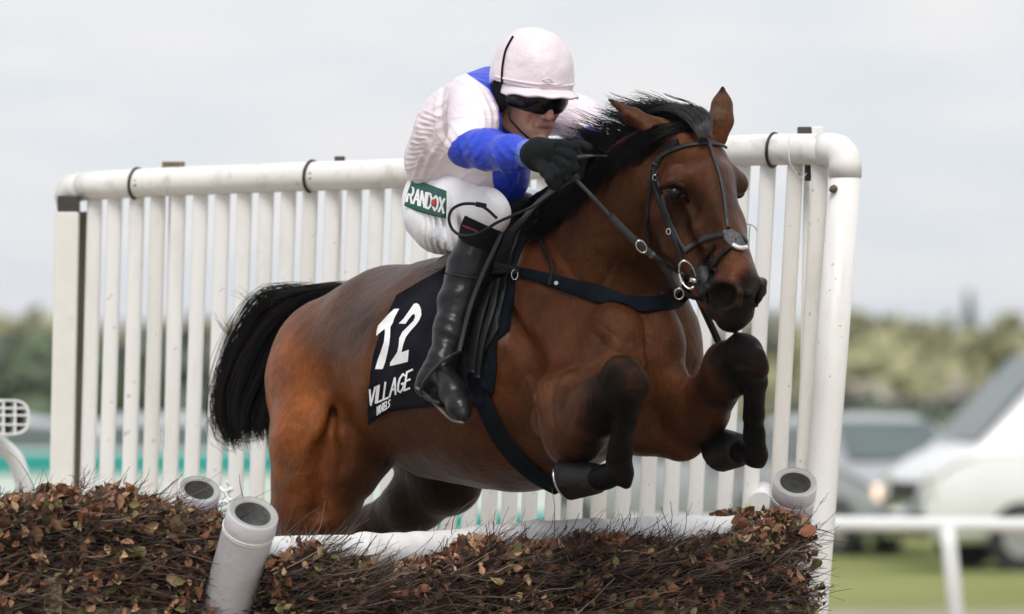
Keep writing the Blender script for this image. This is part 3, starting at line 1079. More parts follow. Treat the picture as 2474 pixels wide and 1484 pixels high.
# wild outer hairs curling away
og = [[(740, 700, 15.9), (640, 700, 15.9), (585, 755, 15.9), (540, 850, 15.9), (515, 950, 15.9), (520, 1040, 15.88), (560, 1072, 15.86)],
      [(740, 705, 15.9), (655, 730, 15.9), (600, 800, 15.9), (552, 900, 15.9), (530, 990, 15.9), (545, 1062, 15.88), (610, 1070, 15.86)]]
hair('tail_wisp', og, 170, horse, wob=16, dsp=.07, r0=.0010, r1=.0004, K=16, lenvar=.25)
for gx in ([(610, 780, 15.9), (560, 800, 15.9), (520, 770, 15.9)], [(620, 760, 15.9), (590, 720, 15.9), (560, 705, 15.9)], [(590, 830, 15.9), (545, 800, 15.9), (512, 745, 15.9)],
           [(540, 1000, 15.9), (505, 1020, 15.9), (520, 1068, 15.9), (580, 1072, 15.9)], [(640, 1050, 15.85), (600, 1060, 15.85), (560, 1064, 15.85)]):
    hair('tail_wisp', [gx, gx], 7, horse, wob=9, dsp=.03, r0=.0009, r1=.0003, K=10)

# mane: along the crest, blown up and back over the jockey's hands
mg = [
    [(1700, 310, 14.33), (1670, 268, 14.36), (1620, 258, 14.42), (1555, 262, 14.5)],
    [(1660, 312, 14.38), (1620, 280, 14.42), (1570, 255, 14.48), (1520, 250, 14.56)],
    [(1600, 332, 14.43), (1560, 295, 14.46), (1520, 272, 14.52), (1470, 258, 14.60)],
    [(1560, 350, 14.46), (1515, 318, 14.48), (1465, 300, 14.55), (1430, 290, 14.62)],
    [(1515, 390, 14.50), (1475, 350, 14.52), (1420, 330, 14.58), (1375, 318, 14.64)],
    [(1470, 430, 14.54), (1435, 380, 14.56), (1385, 350, 14.62), (1345, 335, 14.68)],
    [(1430, 470, 14.58), (1400, 420, 14.60), (1370, 380, 14.66), (1340, 360, 14.70)],
    [(1400, 500, 14.60), (1380, 450, 14.63), (1350, 420, 14.68), (1320, 410, 14.72)],
]
hair('mane', mg, 3000, horse, wob=9, dsp=.03, r0=.0013, r1=.0003, K=9, lenvar=.5, clump=80)
# flatter mane lying over the near side of the crest
def onhorse(pts, lift):
    out = []
    for i, (x, y) in enumerate(pts):
        h, _ = cast(BV, x, y)
        out.append((x, y, (depth_of(h) if h is not None else 14.5) - lift * (.4 + i / len(pts))))
    return out


mg2 = [onhorse(g, .02) for g in (
    [(1692, 316), (1650, 306), (1605, 316), (1560, 345)],
    [(1650, 306), (1600, 312), (1550, 345), (1505, 392)],
    [(1590, 312), (1545, 335), (1495, 380), (1455, 440)],
    [(1530, 335), (1485, 370), (1440, 425), (1405, 490)],
    [(1480, 378), (1440, 415), (1395, 475), (1355, 530)],
    [(1440, 415), (1400, 460), (1350, 515), (1300, 560)],
    [(1405, 460), (1365, 500), (1320, 545), (1265, 585)])]
hair('mane', mg2, 5200, horse, wob=9, dsp=.012, r0=.0014, r1=.0004, K=9, lenvar=.5, clump=90)
mf = Field()
mf.chain([(1690, 318, 14.38, 22), (1620, 315, 14.43, 34), (1540, 335, 14.50, 42), (1470, 390, 14.56, 44), (1410, 460, 14.62, 40), (1360, 530, 14.68, 30)], k=.04, flat=(tuple(LAT), .5))
V, F = surface(lambda X: mf(X) - vnoise(X * 35).astype(np.float32) * .007, *mf.bounds(), .008)
link('mane_core', mkmesh('mane_core', V, F, True, M['hair']), horse)
fg = [
    [(1690, 335, 14.24), (1670, 300, 14.26), (1640, 275, 14.32), (1590, 262, 14.40), (1545, 280, 14.45)],
    [(1697, 332, 14.23), (1688, 296, 14.25), (1670, 268, 14.30), (1640, 258, 14.36), (1600, 255, 14.42)],
    [(1703, 330, 14.23), (1705, 300, 14.24), (1700, 275, 14.27), (1688, 262, 14.30), (1665, 255, 14.34)],
    [(1712, 328, 14.25), (1716, 305, 14.27), (1712, 282, 14.29), (1704, 268, 14.31), (1690, 262, 14.34)],
]
M['forelock'] = mat('grey_black_forelock', (.030, .027, .028), .38, .5, 60)
hair('forelock', fg, 900, horse, wob=4, dsp=.015, r0=.0012, r1=.0004, K=10, lenvar=.4, m='forelock')
hair('forelock', [[(1690, 275, 14.3), (1665, 248, 14.32), (1625, 235, 14.34), (1595, 222, 14.36)]] * 2, 14, horse, wob=3, dsp=.01, K=8)
print('hair', round(time.time() - T0, 1))
# ================================================================== THE JOCKEY
person = empty('person', P(1130, 640, 14.95))
tag(person, 'jockey in pale pink and blue silks crouched forward over the horse, black gloves and boots', 'person')

# fabric materials ---------------------------------------------------------------


def silk(name, a, bcol, attrname, rough=.38, fold_scale=22.0, spec=.45, fold=.5, crease=(1, 1, 1)):
    m, nt, b = mat_new(name)
    N, L = nt.nodes, nt.links
    at = N.new('ShaderNodeAttribute'); at.attribute_name = attrname
    mr = N.new('ShaderNodeMapRange'); mr.inputs[1].default_value = -.0015; mr.inputs[2].default_value = .0015
    L.new(at.outputs['Fac'], mr.inputs[0])
    mxn = N.new('ShaderNodeMixRGB')
    L.new(mr.outputs[0], mxn.inputs[0])
    mxn.inputs[1].default_value = (*bcol, 1); mxn.inputs[2].default_value = (*a, 1)
    tcn = N.new('ShaderNodeTexCoord')
    mpn = N.new('ShaderNodeMapping'); mpn.inputs['Scale'].default_value = crease; mpn.inputs['Rotation'].default_value = (.4, .3, .5)
    L.new(tcn.outputs['Object'], mpn.inputs['Vector'])
    nz = N.new('ShaderNodeTexNoise'); nz.inputs['Scale'].default_value = fold_scale; nz.inputs['Detail'].default_value = 4; nz.inputs['Distortion'].default_value = 1.2
    L.new(mpn.outputs['Vector'], nz.inputs['Vector'])
    bp_ = N.new('ShaderNodeBump'); bp_.inputs['Strength'].default_value = fold; bp_.inputs['Distance'].default_value = .012
    L.new(nz.outputs['Fac'], bp_.inputs['Height']); L.new(bp_.outputs['Normal'], b.inputs['Normal'])
    L.new(mxn.outputs['Color'], b.inputs['Base Color'])
    b.inputs['Roughness'].default_value = rough
    b.inputs['Specular IOR Level'].default_value = spec
    b.inputs['Sheen Weight'].default_value = .0
    return m


PINK = (.78, .695, .755)
BLUE = (.016, .052, .56)
M['silk'] = silk('racing_silk', PINK, BLUE, 'blue', crease=(1, 1, 2.4), fold=.45, fold_scale=12)
M['breech'] = mat('white_breeches_cloth', (.86, .87, .92), .5, .03, 12, .5, 20, stretch=(1, 1, .6), sheen=.2)
M['skin'] = mat('weathered_skin', (.60, .31, .235), .5, .16, 28, .25, 160)
M['boot'] = mat('black_riding_boot', (.006, .006, .007), .33, .3, 25, .3, 30, spec=.32)
M['glove'] = mat('black_knit_glove', (.007, .009, .010), .75, .3, 30, .3, 220, spec=.12)
M['cap'] = mat('pale_pink_silk_cap', (.76, .675, .72), .40, .05, 10, .8, 18, sheen=.2)
M['goggle'] = mat('black_goggle_lens', (.003, .0035, .006), .16, .2, 10, spec=.35)
M['blackcloth'] = mat('black_stretch_cloth', (.006, .006, .007), .8, .3, 30, .3, 200, spec=.2)


def folds(X, spec):
    """sum of directional pleats: (center xyz, radius, direction, wavelength m, amplitude m)"""
    r = np.zeros(len(X))
    irr = vnoise(X * 11 + 3.1); irr2 = vnoise(X * 5.5 + 9.7)
    for c, rad, dr, wl_, amp in spec:
        c = np.array(c); dr = np.array(Vector(dr).normalized())
        g = np.exp(-((X - c) ** 2).sum(1) / (2 * rad * rad))
        ph = (X - c) @ dr / wl_ * 6.283 + irr2 * 7.0 + irr * 1.5
        w_ = np.sin(ph)
        r += g * amp * (np.abs(w_) ** .7 * np.sign(w_)) * np.clip(.35 + irr * .9, 0, 1)
    return r


# torso with near (right) and far (left) upper arms ---------------------------------
jf = Field()
jf.chain([(1068, 440, 15.02, 74), (1070, 385, 14.98, 84), (1112, 318, 14.88, 100), (1150, 262, 14.80, 88)], k=.06)
jf.rc(P(1150, 262, 14.68), P(1325, 268, 14.98), R(58, 14.7), R(56, 15), k=.08)
jf.chain([(1170, 335, 14.78, 84), (1200, 400, 14.80, 66), (1215, 440, 14.82, 52)], k=.08)
jf.chain([(1190, 215, 14.86, 52), (1225, 225, 14.80, 44)], k=.05)
# near arm
jf.chain([(1140, 248, 14.62, 62), (1148, 300, 14.55, 58), (1128, 352, 14.47, 48)], k=.04)
jf.chain([(1128, 352, 14.46, 46), (1180, 362, 14.38, 46), (1235, 370, 14.28, 40), (1280, 372, 14.20, 30)], k=.035)
# far arm
jf.chain([(1345, 262, 14.96, 58), (1400, 290, 14.90, 50), (1432, 322, 14.80, 40)], k=.04)
jf.chain([(1432, 322, 14.80, 38), (1425, 350, 14.68, 36), (1410, 365, 14.60, 30)], k=.03)

fold_spec = [
    (P(1000, 320, 14.85), .07, UPV * 1 + RT * .35, .022, .0008),
    (P(985, 400, 14.85), .07, UPV * 1 - RT * .2, .020, .0008),
    (P(1185, 300, 14.45), .05, RT * 1 + UPV * .5, .026, .0012),
    (P(1150, 260, 14.55), .06, UPV * 1 + RT * -.3, .034, .0028),
    (P(1150, 360, 14.35), .055, RT * 1 + UPV * -.5, .024, .0015),
    (P(1230, 372, 14.25), .06, RT * 1 + UPV * .7, .030, .0015),
    (P(1410, 290, 14.85), .07, RT * 1 + UPV * .4, .024, .004),
    (P(1100, 400, 14.85), .08, RT * 1 + UPV * .8, .040, .004),
    (P(1070, 250, 14.75), .06, UPV * 1 - RT * .6, .03, .003),
]


def jacket_fn(X):
    return jf(X) - (folds(X, fold_spec) + vnoise(X * 13) * .0028).astype(np.float32)


JV, JF = surface(jacket_fn, *jf.bounds(), .0040)
JREL = [([(1072, 205), (1064, 258), (1068, 314), (1088, 352)], 5, -.007), ([(1062, 215), (1052, 262), (1056, 318), (1072, 350)], 4, .003),
        ([(1176, 222), (1196, 265), (1199, 308)], 4, .005), ([(1162, 224), (1182, 270), (1186, 312)], 4, .0045), ([(1148, 232), (1167, 275), (1170, 314)], 4, .003),
        ([(1100, 250), (1130, 240), (1160, 250)], 4, .003), ([(1095, 285), (1125, 283), (1150, 292)], 3.5, .0035), ([(1090, 300), (1110, 330)], 4, .0035),
        ([(1093, 335), (1098, 362), (1112, 385)], 4.5, .006), ([(1108, 330), (1116, 360), (1132, 388)], 4.5, .006), ([(1128, 330), (1140, 362), (1150, 392)], 4.5, .005),
        ([(1195, 345), (1215, 372), (1238, 392)], 4.5, .005), ([(1180, 350), (1196, 378), (1215, 398)], 4.5, .004), ([(1222, 345), (1240, 365), (1262, 385)], 4, .005),
        ([(1110, 412), (1150, 400), (1185, 405)], 5, .004), ([(1020, 430), (1040, 380), (1060, 350)], 6, .005), ([(1000, 430), (1012, 395), (1022, 370)], 5, .005), ([(1035, 435), (1060, 400), (1075, 370)], 5, .004),
        ([(1100, 440), (1140, 415), (1180, 420)], 5, .004), ([(1090, 190), (1120, 200), (1150, 225)], 5, .003),
        ([(1205, 400), (1225, 430), (1230, 470)], 4, .004), ([(1250, 400), (1245, 440), (1225, 480)], 4, .004), ([(1395, 260), (1420, 290), (1425, 320)], 4, .004), ([(1385, 285), (1405, 305), (1410, 330)], 4, .004)]
for k in range(12):
    f_ = k / 11
    ex_, ey_ = np.interp(f_, [0, .5, 1], [1026, 996, 982]), 268 + 140 * f_
    JREL.append(([(ex_ - 2, ey_), (ex_ + 14, ey_ + 6 - 8 * f_), (ex_ + 34, ey_ + 14 - 26 * f_)], 3.4, .0050))
JV = relief(JV, jf, JREL, 16)
# sleeve openings: cut faces beyond cuffs, waist
jx, jy, jd = proj(JV)
armf = Field(); armf.chain([(1118, 358, 14.46, 60), (1180, 366, 14.38, 60), (1290, 372, 14.18, 46)], k=.01)
arm2 = Field(); arm2.chain([(1425, 350, 14.68, 46), (1405, 368, 14.58, 42)], k=.01)
near = jd < 14.60
elbow = Vector(P(1108, 350, 14.46)); wr = Vector(P(1280, 372, 14.2))
ua = armf(JV)
# sleeve change line follows a plane across the elbow
pl_n = np.array(((wr - elbow).normalized() * .75 - Vector(UPV) * .75).normalized())
cutp = np.array(P(1150, 318, 14.42))
sleeve = np.minimum(-(ua) * 1.0, (JV - cutp) @ pl_n)            # >0 blue
sleeve = np.where(jd < 14.62, sleeve, -1)
far_s = -arm2(JV)
yoke = -poly_sd(jx, jy, [(1118, 172), (1150, 148), (1215, 140), (1260, 180), (1300, 300), (1340, 340), (1250, 345), (1196, 345), (1206, 300), (1203, 255), (1180, 215), (1145, 190)]) / 860.0
vest = -poly_sd(jx, jy, [(1188, 395), (1250, 395), (1340, 380), (1330, 440), (1240, 500), (1205, 500), (1190, 440)]) / 860.0
blue = np.maximum.reduce([np.where(jd > 14.42, yoke, -1), vest, sleeve, far_s])
me = mkmesh('jacket', JV, JF, True, M['silk'])
attr(me, 'blue', -blue)
jacket = link('jacket', me, person)

# cuff
tube('cuff', [P(1272, 371, 14.215), P(1284, 372, 14.195)], [R(35, 14.2), R(33, 14.2)], mat('blue_cuff', (.10, .18, .62), .5, .3, 60, .4, 90), person, 20)

# head -------------------------------------------------------------------------------
HC = P(1282, 233, 14.62)
hh = Vector((.52, -.85, 0)).normalized()
pt = math.radians(13)
F_ = (hh * math.cos(pt) - Z * math.sin(pt)).normalized()
U_ = (hh * math.sin(pt) + Z * math.cos(pt)).normalized()
S_ = F_.cross(U_).normalized()            # head's own right or left, sign irrelevant


def hp(f, s, u): return HC + F_ * f + S_ * s + U_ * u


bf = Field()
bf.el(hp(-.005, 0, .03), (F_ * .098, S_ * .078, U_ * .105), k=.02)
bf.el(hp(.028, 0, -.055), (F_ * .062, S_ * .058, U_ * .068), k=.03)
bf.el(hp(.045, 0, -.035), (F_ * .045, S_ * .052, U_ * .035), k=.02)
bf.rc(hp(.082, -.03, .018), hp(.082, .03, .018), .013, .013, k=.02)
bf.rc(hp(.090, 0, .010), hp(.110, 0, -.037), .008, .0120, k=.010)
bf.rc(hp(.094, -.012, -.042), hp(.094, .012, -.042), .0085, .0085, k=.008)
for sg in (-1, 1):
    bf.rc(hp(.062, sg * .042, -.012), hp(.062, sg * .042, -.012), .022, .022, k=.025)
    bf.rc(hp(.102, sg * .008, -.050), hp(.102, sg * .008, -.050), .0035, .0035, k=.004, op='s')
    bf.rc(hp(.070, sg * .035, .008), hp(.070, sg * .035, .008), .014, .014, k=.01, op='s')
    bf.rc(hp(-.005, sg * .076, -.012), hp(-.005, sg * .080, .018), .013, .016, k=.008)
    bf.rc(hp(.078, sg * .030, -.045), hp(.070, sg * .036, -.065), .006, .004, k=.02, op='s')
bf.rc(hp(.086, -.022, -.066), hp(.086, .022, -.066), .0075, .0075, k=.008)     # upper lip
bf.rc(hp(.083, -.019, -.079), hp(.083, .019, -.079), .0085, .0085, k=.008)    # lower lip
bf.rc(hp(.099, -.024, -.0725), hp(.099, .024, -.0725), .0062, .0062, k=.004, op='s')
bf.rc(hp(.080, 0, -.108), hp(.076, 0, -.100), .020, .018, k=.02)          # chin
# neck, then a slim body hidden inside the clothes, one continuous figure
nk = hp(-.03, 0, -.06)
ba = P(1215, 255, 14.82)
bf.rc(nk, ba, .055, .062, k=.03)
bf.chain([(1068, 440, 15.02, 60), (1070, 385, 14.98, 70), (1112, 318, 14.88, 84), (1150, 262, 14.80, 72)], k=.05)
bf.rc(P(1160, 272, 14.72), P(1320, 276, 14.98), R(46, 14.7), R(44, 15), k=.05)
bf.chain([(1142, 262, 14.64, 46), (1146, 300, 14.56, 44), (1130, 352, 14.48, 36), (1180, 363, 14.38, 33), (1235, 370, 14.28, 28), (1290, 374, 14.18, 22)], k=.02)
bf.chain([(1345, 268, 14.96, 42), (1400, 294, 14.90, 38), (1430, 322, 14.80, 30), (1422, 352, 14.66, 27), (1408, 368, 14.58, 22)], k=.02)
bf.chain([(1050, 505, 15.0, 66), (1110, 500, 14.84, 50), (1175, 520, 14.66, 28)], k=.03)
bf.chain([(1172, 530, 14.66, 26), (1130, 640, 14.66, 30), (1085, 820, 14.62, 27), (1062, 900, 14.60, 24), (1110, 985, 14.50, 20)], k=.02)
bf.chain([(1150, 480, 15.22, 56), (1330, 520, 15.12, 46), (1360, 540, 15.10, 38)], k=.03)
bf.chain([(1360, 540, 15.10, 36), (1335, 700, 15.28, 34), (1320, 880, 15.30, 26)], k=.02)
V, F = surface(lambda X: bf(X) - (vnoise(X * 60) * .0007 + vnoise(X * 25) * .0012).astype(np.float32), *bf.bounds(), .0032)
bodyV, bodyF = V, F
bm_ = mkmesh('body', V, F, True, M['skin'])
_q = V - np.array(HC)
_f, _s, _u = _q @ np.array(F_), _q @ np.array(S_), _q @ np.array(U_)
sk_ = np.tile(np.array((.62, .33, .245)), (len(V), 1))


def tintat(f, s, u, rf, rs, ru, c, a):
    g = a * np.exp(-((_f - f) / rf) ** 2 - ((_s - s) / rs) ** 2 - ((_u - u) / ru) ** 2)
    sk_[:] = sk_ * (1 - g[:, None]) + np.array(c) * g[:, None]


tintat(.06, 0, -.085, .07, .07, .032, (.33, .20, .16), .55)            # stubble
tintat(.09, 0, -.056, .03, .03, .010, (.36, .21, .165), .5)
for sg in (-1, 1): tintat(.07, sg * .045, -.022, .04, .022, .02, (.66, .24, .19), .6)
tintat(.113, 0, -.037, .02, .014, .014, (.68, .27, .21), .7)
tintat(.092, 0, -.0725, .02, .024, .0085, (.42, .13, .115), .85)
tintat(.092, 0, -.0725, .02, .020, .0030, (.06, .02, .02), .9)
for sg in (-1, 1): tintat(.088, sg * .022, -.045, .02, .007, .014, (.38, .17, .13), .5)
attr_col(bm_, 'tint', sk_)
_b = M['skin'].node_tree
_a = _b.nodes.new('ShaderNodeAttribute'); _a.attribute_name = 'tint'
_m = _b.nodes.new('ShaderNodeMixRGB'); _m.blend_type = 'MULTIPLY'; _m.inputs[0].default_value = 0
_b.links.new(_a.outputs['Color'], _b.nodes['Principled BSDF'].inputs['Base Color'])
link('body', bm_, person)
HB = bvh_of(V, F)
# lips
# helmet ---------------------------------------------------------------------------------
ef = Field()
EC = hp(-.006, 0, .070)
ef.el(EC, (F_ * .126, S_ * .109, U_ * .122), k=.01)
ef.el(hp(-.008, 0, .030), (F_ * .124, S_ * .105, U_ * .080), k=.03)


def helm_fn(X):
    d = ef(X)
    q = X - np.array(EC, dtype=np.float32)
    u = q @ np.array(U_, dtype=np.float32); f = q @ np.array(F_, dtype=np.float32)
    cut = -(u + .032 - np.minimum(0, f + .02) * .55)           # lower at the nape
    d = np.maximum(d, cut)
    # ruched silk
    d = d - (vnoise(X * 20) * .0026 + vnoise(X * 60) * .0006).astype(np.float32) * (d < .02)
    return d


V, F = surface(helm_fn, *ef.bounds(), .0036)
helmV, helmF = V, F
helmet = link('helmet', mkmesh('helmet', V, F, True, M['cap']), person)
# peak: a curved thick brim sheet
V, F = [], []
nu, nv = 30, 6
for j in range(nv + 1):
    for i in range(nu + 1):
        a = math.radians(-82 + 164 * i / nu)
        t = j / nv
        r_in = .112
        ext = .068 * (math.cos(a) ** .8 if math.cos(a) > 0 else 0) * t
        f = math.cos(a) * (r_in + .004 + ext * 1.0)
        s = math.sin(a) * (.1035 + ext * .35)
        u = .043 - .014 * t - .030 * (math.sin(a) ** 2) * t * .6 - (.004 if abs(a) > 1.2 else 0) + .004 * math.sin(i * 1.3) * t * .5
        V.append(hp(f - .006, s, u))
for j in range(nv):
    for i in range(nu):
        a = j * (nu + 1) + i
        F.append((a, a + 1, a + nu + 2, a + nu + 1))
me = mkmesh('peak', V, F, True, M['cap'])
bm = bmesh.new(); bm.from_mesh(me)
bmesh.ops.recalc_face_normals(bm, faces=bm.faces)
bmesh.ops.solidify(bm, geom=bm.faces[:], thickness=.006)
bm.to_mesh(me); bm.free()
me.polygons.foreach_set('use_smooth', [True] * len(me.polygons))
pk = link('peak', me, None); pk.parent = helmet
peakV = [v.co.copy() for v in me.vertices]; peakF = [tuple(p.vertices) for p in me.polygons]
# gathered band above the peak and tie
hb = bvh_join([(helmV, helmF)])


def ring_on(f0, u0, tilt, a0, a1, rad, n=40):
    pts = []
    for i in range(n + 1):
        a = math.radians(a0 + (a1 - a0) * i / n)
        dr = (F_ * math.cos(a) + S_ * math.sin(a)).normalized()
        o = hp(f0, 0, u0 + tilt * math.cos(a))
        h = hb.ray_cast(o + dr * .3, -dr)
        if h[0] is not None: pts.append(h[0] + dr * rad * .3)
    return pts


tb = tube('cap_band', ring_on(0, .050, .002, -100, 100, .004), .0030, M['cap'], None, 8); tb.parent = helmet
tb = tube('cap_tie', [hp(.124, .012, .060), hp(.130, .030, .072), hp(.126, .052, .066), hp(.124, .03, .058), hp(.128, .005, .054), hp(.126, -.02, .060)], [.002, .0032, .003, .003, .003, .0015], M['cap'], None, 8); tb.parent = helmet
# black elastic over the crown, left of the ear, down to the chin
el_pts, _ = lay(bvh_join([(helmV, helmF), (bodyV, bodyF)]), [(1240, 90), (1224, 120), (1217, 150), (1214, 180), (1214, 205)], .003, 6)
tube('goggle_elastic', el_pts, .0032, M['blackcloth'], person, 8)
tube('chin_strap', [hp(.01, -.086 if (HC + S_ * -.08 - CO).length < (HC + S_ * .08 - CO).length else .086, -.005)] + [P(1232, 290, 14.515), P(1258, 318, 14.50), P(1285, 342, 14.50)], .0032, M['blackcloth'], person, 8)

near_s = -1 if (hp(0, -.08, 0) - CO).length < (hp(0, .08, 0) - CO).length else 1
# padded ear guard
gf = Field()
gf.el(hp(-.008, near_s * .088, .002), (F_ * .034, S_ * .017, U_ * .050), k=.01)
gf.rc(hp(-.03, near_s * .09, .03), hp(-.035, near_s * .088, -.01), .018, .02, k=.01)
V, F = surface(gf, *gf.bounds(), .004)
link('ear_guard', mkmesh('ear_guard', V, F, True, M['blackcloth']), person)
# goggles: wrapped frame + lens ------------------------------------------------------------
qf = Field()
arc = []
for i in range(13):
    a = math.radians(-88 + 176 * i / 12)
    w = .0355 - .006 * abs(math.sin(a)) ** 3 - (.010 * math.exp(-(a / .16) ** 2) if False else 0)
    arc.append((hp(math.cos(a) * .100 - .002, math.sin(a) * .083, .002 + .006 * abs(math.sin(a))), w))
for (a, ra), (b_, rb) in zip(arc[:-1], arc[1:]):
    qf.rc(a, b_, ra, rb, k=.012, flat=(tuple(((a + b_) * .5 - hp(0, 0, .004)).normalized()), .42))
qf.rc(hp(.10, 0, -.036), hp(.13, 0, -.046), .0120, .016, k=.008, op='s')
V, F = surface(qf, *qf.bounds(), .0032)
link('goggles', mkmesh('goggles', V, F, True, M['goggle']), person)

# breeches -----------------------------------------------------------------------------------
pf = Field()
pf.chain([(1052, 492, 15.02, 74), (1062, 520, 14.98, 76), (1075, 548, 14.96, 58)], k=.06)
pf.chain([(1045, 470, 15.0, 58), (1110, 485, 14.84, 56), (1172, 506, 14.66, 46), (1188, 520, 14.62, 38)], k=.05)
pf.chain([(1182, 520, 14.63, 42), (1172, 550, 14.64, 38)], k=.04)
pf.chain([(1060, 540, 14.92, 56), (1110, 570, 14.80, 42)], k=.05)
pf.rc(P(1075, 470, 15.02), P(1150, 470, 15.22), R(70, 15), R(66, 15.2), k=.05)
pf.chain([(1150, 480, 15.22, 62), (1330, 520, 15.12, 50), (1362, 545, 15.10, 42)], k=.04)
pfold = [(P(1035, 560, 14.85), .06, RT * 1 + UPV * .2, .019, .0075), (P(1090, 560, 14.75), .06, RT * 1 + UPV * .3, .021, .0075),
         (P(1170, 490, 14.58), .04, RT * .6 + UPV * 1, .03, .002), (P(1010, 450, 14.9), .05, UPV * 1, .03, .003)]
V, F = surface(lambda X: pf(X) - (folds(X, pfold) + vnoise(X * 12) * .003).astype(np.float32), *pf.bounds(), .0042)
breV, breF = V, F
breeches = link('breeches', mkmesh('breeches', V, F, True, M['breech']), person)
PB = bvh_of(V, F)

# boots ----------------------------------------------------------------------------------------


def make_boot(dx, dy, dz, far=False):
    f = Field()
    q = lambda a: [(x + dx, y + dy, d + dz, r) for x, y, d, r in a]
    f.chain(q([(1156, 590, 14.68, 51), (1133, 650, 14.67, 50), (1108, 730, 14.65, 46), (1090, 800, 14.62, 40), (1068, 870, 14.58, 31)]), k=.03)
    f.chain(q([(1068, 870, 14.58, 31), (1040, 915, 14.58, 27), (1024, 938, 14.58, 22)]), k=.03)
    f.chain(q([(1062, 892, 14.57, 30), (1092, 945, 14.50, 31), (1110, 985, 14.45, 27), (1118, 1003, 14.43, 19)]), k=.02)
    fo = [(P(1085 + dx, 830 + dy, 14.55 + dz), .05, UPV * 1 + RT * .5, .030, .0055), (P(1060 + dx, 880 + dy, 14.5 + dz), .04, UPV * 1 - RT * .3, .022, .004),
          (P(1120 + dx, 690 + dy, 14.6 + dz), .08, UPV * 1 + RT * .2, .08, .003)]
    top = np.array(P(1160 + dx, 566 + dy, 14.68 + dz), dtype=np.float32)
    tn = np.array((P(1165, 560, 14.68) - P(1130, 650, 14.67)).normalized(), dtype=np.float32)

    def fn(X):
        d = f(X) - (folds(X, fo) + vnoise(X * 16) * .0015).astype(np.float32)
        return np.maximum(d, (X - top) @ tn)
    V, F = surface(fn, *f.bounds(), .0042)
    return V, F


btV, btF = make_boot(0, 0, 0)
boot = link('boot', mkmesh('boot', btV, btF, True, M['boot']), person)
V, F = make_boot(195, 0, .68)
link('boot', mkmesh('boot', V, F, True, M['boot']), person)
BB = bvh_join([(btV, btF)])
# sole edge welt, top seam
M['welt'] = mat('boot_sole_edge', (.11, .10, .09), .6, .3, 30)
sp, _ = lay(BB, [(1006, 936), (1028, 952), (1060, 985), (1090, 1012), (1120, 1020)], .002, 8)
tube('sole', sp, .0045, M['welt'], boot, 8)
strap('boot_seam', BB, [(1075, 660), (1110, 668), (1152, 672)], .006, .004, M['boot'], boot, lift=.001)
# knee band between breeches and boot
KB = bvh_join([(breV, breF), (btV, btF)])
sk = Field(); sk.chain([(1188, 535, 14.64, 40), (1162, 575, 14.67, 47), (1150, 610, 14.68, 46)], k=.02)
V, F = surface(sk, *sk.bounds(), .0045)
link('sock', mkmesh('sock', V, F, True, M['blackcloth']), person)
patch('knee_band', KB, [(1122, 522), (1170, 545), (1212, 562), (1208, 590), (1190, 596), (1150, 588), (1106, 574), (1112, 545)], .006, .004, M['blackcloth'], person, 8, 14)
M['redthread'] = mat('dark_red_thread', (.22, .02, .05), .8, .3, 60)
strap('knee_band_print', KB, [(1126, 542), (1142, 548), (1160, 556)], .006, .002, M['redthread'], person, lift=.013)


# gloves: palm, five curled fingers each ----------------------------------------------------------
def glove_near():
    f = Field()
    f.chain([(1283, 373, 14.19, 30), (1300, 372, 14.16, 32)], k=.02)
    f.chain([(1302, 366, 14.155, 31), (1340, 362, 14.10, 27)], k=.03)
    f.chain([(1305, 385, 14.16, 30), (1345, 385, 14.10, 27)], k=.03)
    # fingers: knuckle row from (1345,345) to (1375,395), curling down and back around the reins
    f.chain([(1350, 348, 14.07, 12.5), (1386, 356, 14.05, 12), (1400, 384, 14.06, 11), (1386, 404, 14.09, 10)], k=.004)
    f.chain([(1352, 366, 14.062, 12.5), (1382, 378, 14.028, 12), (1388, 408, 14.03, 11), (1370, 424, 14.08, 10)], k=.004)
    f.chain([(1346, 385, 14.06, 12), (1368, 401, 14.018, 11.5), (1370, 430, 14.025, 10.5), (1356, 440, 14.07, 9.5)], k=.004)
    f.chain([(1334, 402, 14.065, 11), (1349, 420, 14.02, 10.5), (1350, 444, 14.03, 9.5), (1342, 452, 14.07, 8.5)], k=.004)
    # thumb lies along the rein
    f.chain([(1306, 396, 14.12, 16), (1318, 416, 14.06, 13), (1330, 436, 14.03, 11), (1338, 452, 14.03, 9.5)], k=.012)
    # creases between knuckles
    for a, b_ in (((1348, 358, 14.04), (1384, 371, 14.02)), ((1348, 374, 14.04), (1378, 391, 14.00)), ((1342, 389, 14.04), (1366, 408, 14.00))):
        f.rc(P(*a), P(*b_), .0036, .0036, k=.005, op='s')
    return f


def glove_far():
    f = Field()
    f.chain([(1412, 362, 14.60, 27), (1398, 372, 14.52, 29)], k=.02)
    f.chain([(1396, 368, 14.50, 28), (1375, 380, 14.42, 25)], k=.03)
    for i in range(4):
        y = 366 + i * 13
        f.chain([(1378 - i * 2, y, 14.40, 13), (1392 - i * 2, y + 8, 14.34, 12.5), (1406 - i * 3, y + 20, 14.36, 11), (1402 - i * 3, y + 26, 14.42, 10)], k=.008)
    f.chain([(1385, 352, 14.46, 14), (1405, 352, 14.38, 12), (1422, 358, 14.34, 11)], k=.01)
    return f


for gf in (glove_near(), glove_far()):
    V, F = surface(lambda X: gf(X) - (vnoise(X * 45) * .0009).astype(np.float32), *gf.bounds(), .0034)
    link('glove', mkmesh('glove', V, F, True, M['glove']), person)

